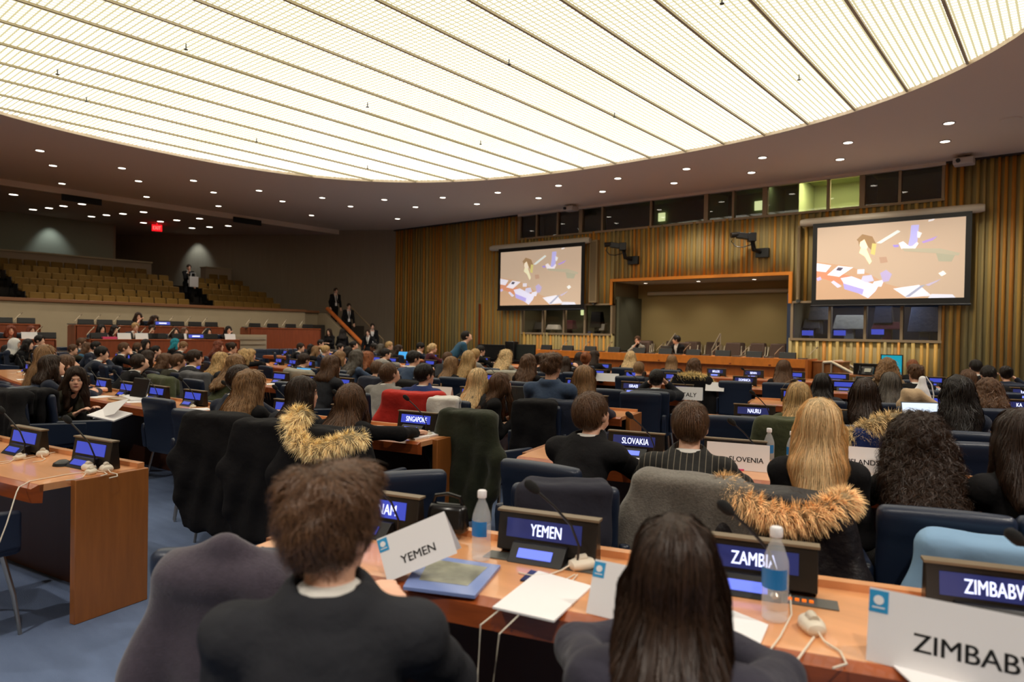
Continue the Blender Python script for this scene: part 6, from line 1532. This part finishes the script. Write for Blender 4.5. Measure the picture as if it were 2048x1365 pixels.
# papers scattered on the other desks
rr = random.Random(11); cnt = 0
for (i, xa, xb, r) in ((1, -12, -4.6, False), (2, -12.5, -3.8, False), (3, -12.5, -4.4, False), (2, -2.4, 1.2, True), (3, -2.7, 1, True), (4, -12, -5.2, False), (4, -3.6, .5, True), (5, -12, -7, False), (1, .1, 1.5, True)):
    x = xa + .4
    while x < xb:
        a = slope(x) + rr.uniform(-.4, .4); p = on_row(i, x, rr.uniform(.16, .26), r); w, h = .105, .148; c, s = math.cos(a), math.sin(a)
        o = slab('paper_sheet', [(p.x + c * u - s * v, p.y + s * u + c * v) for u, v in ((-w, -h * .8), (w, -h * .8), (w, h * .8), (-w, h * .8))], DZ, .003, M_PAPER, 'loose white sheet on the curved desk %s the aisle, row %s' % ('right of' if r else 'left of', DW[i]), 'paper')
        o['group'] = 'loose sheets on row %d %s of the aisle' % (i + 1, 'right' if r else 'left'); x += rr.uniform(.55, 1.3)
# laptops
def lap_at(px, py, rz, label, scr=None, open_=105): p = hitz(px, py, DZ); return laptop(p.x, p.y, DZ, rz, label, scr, open_)
lap_at(253, 800, .1, 'open laptop with a black screen left of the small lit displays', None); lap_at(586, 765, .1, 'open laptop with a bright sky blue screen, centre left', M_SKY, 115)
lap_at(1855, 858, .55, 'open laptop with a bright white screen left of the wavy black hair', M_LSC); lap_at(1735, 785, .2, 'open laptop with dark screen left of the tan scarf', None)
lap_at(1030, 818, .3, 'open pale laptop with dark screen between brown hair and slate suit', None); lap_at(798, 720, .1, 'open laptop with pale screen by the cropped black hair', M_SKY)
# papers held by the turning person
p = hitz(222, 818, .78)
mb = MB(); mb.box((0, 0, 0), (.30, .21, .004), (R(38), R(-12), R(15))); mb.box((.03, -.02, -.05), (.33, .2, .012), (R(14), R(6), R(20))); o = mb.build('open_booklet', M_PAPER, None); o.location = p; tag(o, 'open white booklet held by the person turning to the camera', 'booklet')
sheet([(238, 790), (330, 788), (333, 797), (262, 800)], 'stack of white papers on the desk behind the booklet', th=.02)
# ---- handbags near the front
p = hitz(590, 1150, DZ)
t = empty('handbag', (p.x, p.y, .62), .5, 'black soft handbag slumped between the charcoal coat and the closest person', 'bag')
blob('bag_body', [rbox((0, 0, 0), (.16, .08, .12), .06), ell((.05, 0, .06), (.12, .09, .08))], .012, mat('bag_black', (24, 22, 24), .5, bump=(8, .6, (1, 1, 1), .03)), t, disp=lambda X, Y, Z: .008 * np.sin(X * 40 + Z * 30))
mb = MB(); mb.tube([(-.14, 0, .1), (-.12, .01, .2), (-.02, .0, .17), (.05, -.03, .05), (.14, -.02, -.02)], .012, 8); mb.tube([(-.12, .04, .1), (-.08, .05, .19), (.03, .04, .16), (.12, .02, .04)], .012, 8); mb.build('bag_strap', mat('strap_brown', (96, 84, 66), .5), t, True)
p = on_row(0, -1.72, .50, True); t = empty('handbag', (p.x, p.y, .83), .4, 'small black shiny handbag in the aisle behind the VIET NAM display', 'bag')
mb = MB(); mb.box((0, 0, 0), (.17, .09, .11), taper=(.9, .5)); mb.build('bag_body', mat('bag_gloss', (18, 17, 18), .25), t, bevel=.03)
mb = MB(); mb.tube([(-.06, 0, .05), (-.05, 0, .08), (0, 0, .09), (.05, 0, .08), (.06, 0, .05)], .008, 8); mb.build('bag_handle', mat('bag_gloss', (18, 17, 18)), t, True)
t['label'] = 'small black shiny handbag on the desk edge behind the VIET NAM display'
# ---- scarf and tote on the right
p = atz(1822, 790, 6.6); t = empty('camel_scarf', (p.x, p.y, p.z), .4, 'camel coloured scarf bundled over a chair below the curly dark hair', 'scarf')
blob('folded_cloth', [ell((0, 0, 0), (.09, .07, .07)), cone((.05, -.02, -.02), (.28, -.02, -.12), .05, .04), ell((-.05, 0, -.09), (.07, .06, .08))], .016, cloth('T'), t, k=.05, disp=lambda X, Y, Z: .010 * np.sin(X * 40 + Z * 25))
chair(p.x, p.y + .25, .4, 'navy leather armchair under the camel scarf and the tote bag')
p = atz(1846, 765, 6.9); t = empty('tote_bag', (p.x, p.y, p.z), .4, 'white cloth tote bag hanging in a peak beside the camel scarf', 'bag')
blob('bag_cloth', [cone((0, 0, .04), (-.06, 0, -.20), .02, .05), cone((0, 0, .04), (.06, 0, -.24), .02, .05), cone((-.02, 0, -.1), (.02, 0, -.25), .06, .07)], .013, M_PAPER, t, k=.04, disp=lambda X, Y, Z: .006 * np.sin(X * 60 + Z * 20))
mb = MB(); mb.tube([(.02, -.02, .06), (.07, -.03, -.02), (.09, -.03, -.12), (.085, -.03, -.2)], .006, 6); mb.build('bag_strap', M_PAPER, t, True)
# ---- technician table on the right with monitors and a phone
def monitor(px, py, Y, w, h, rz, label, scr, m=M_BLACK):
    p = hity(px, py, Y); t = empty('monitor', (p.x, p.y, p.z), rz, label, 'monitor')
    mb = MB(); mb.bb(-w / 2, w / 2, 0, .04, -h / 2, h / 2); mb.build('monitor_housing', m, t, bevel=.006)
    mb = MB(); mb.bb(-w / 2 + .02, w / 2 - .02, -.004, 0, -h / 2 + .03, h / 2 - .02); mb.build('monitor_screen', scr, t)
    mb = MB(); mb.bb(-.04, .04, .02, .06, -p.z + .76 if p.z > .9 else -h, -h / 2 + .02); mb.bb(-.12, .12, -.06, .12, -p.z + .75, -p.z + .77); mb.build('monitor_stand', M_BLACK, t); return t
ty = 16.2; tx0 = hity(1690, 760, ty).x; tx1 = hity(1850, 760, ty).x
t = empty('technician_table', ((tx0 + tx1) / 2, ty + .3, 0), 0, 'long dark equipment table by the slatted wall at right', 'table'); w = (tx1 - tx0) / 2 + .3
mb = MB(); mb.bb(-w, w, -.4, .4, .71, .75); mb.build('table_top', M_PANEL, t); 
for sx in (-1, 1):
    mb = MB(); mb.bb(sx * w - .03, sx * w + .03, -.38, .38, 0, .71); mb.build('side_panel', M_PANEL, t)
monitor(1783, 733, ty + .2, .42, .50, .1, 'monitor with a glowing teal screen against the slatted wall', M_TEAL)
monitor(1731, 742, ty + .2, .50, .32, -.05, 'black monitor behind the desk telephone', mat('screen_off', (24, 26, 28), .2))
p = hity(1733, 752, ty); t = empty('desk_telephone', (p.x, ty - .05, .752), -.1, 'black desk telephone with handset on the equipment table', 'telephone')
mb = MB(); mb.box((0, 0, .1), (.3, .2, .05), (R(55), 0, 0)); mb.build('phone_body', M_CASE, t, bevel=.01); mb = MB(); mb.tube([(-.11, -.06, .02), (-.10, -.09, .10), (-.11, -.02, .2)], [.024, .016, .024], 8); mb.build('handset', M_BLACK, t, True)
mb = MB(); mb.box((.05, -.055, .12), (.13, .008, .09), (R(-35), 0, 0)); mb.build('phone_display', mat('lcd_grey', (180, 178, 160), .4), t)
# black monitors and a loudspeaker left of the podium
ms = mat('screen_off2', (48, 52, 50), .15)
monitor(983, 708, 15.2, .95, .55, .1, 'wide black monitor left of the loudspeaker before the podium', mat('screen_off', (24, 26, 28))); monitor(1047, 705, 15.6, .80, .46, .1, 'wide dark grey monitor between the loudspeaker and the podium', ms)
p = hity(1021, 705, 15.5); t = empty('floor_loudspeaker', (p.x, 15.55, 0), .1, 'tall black loudspeaker between the two dark monitors', 'loudspeaker')
mb = MB(); mb.bb(-.16, .16, -.12, .12, .55, 1.28); mb.bb(-.16, .16, -.12, .12, 0, .5); mb.build('cabinet', M_BLACK, t, bevel=.01); mb = MB()
for z, r in ((.8, .11), (1.08, .05)): mb.tube([(0, -.121, z), (0, -.13, z)], r, 18)
mb.build('speaker_cone', M_CASE, t); mb = MB(); mb.bb(-.05, .05, -.05, .05, .48, .57); mb.build('spacer', M_BLACK, t)
t = empty('side_table', (hity(1015, 720, 15.5).x, 15.6, 0), .1, 'low dark table carrying the dark monitors', 'table')
for a, b in ((-1.35, -.2), (.2, 1.1)):
    mb = MB(); mb.bb(a, b, -.35, .35, .70, .745); mb.build('table_top', M_BLACK, t)
    for x in (a + .05, b - .05): mb = MB(); mb.bb(x - .03, x + .03, -.3, .3, 0, .70); mb.build('leg', M_BLACK, t)
mb = MB(); mb.bb(-.9, .9, -.03, 0, -.1, .6);
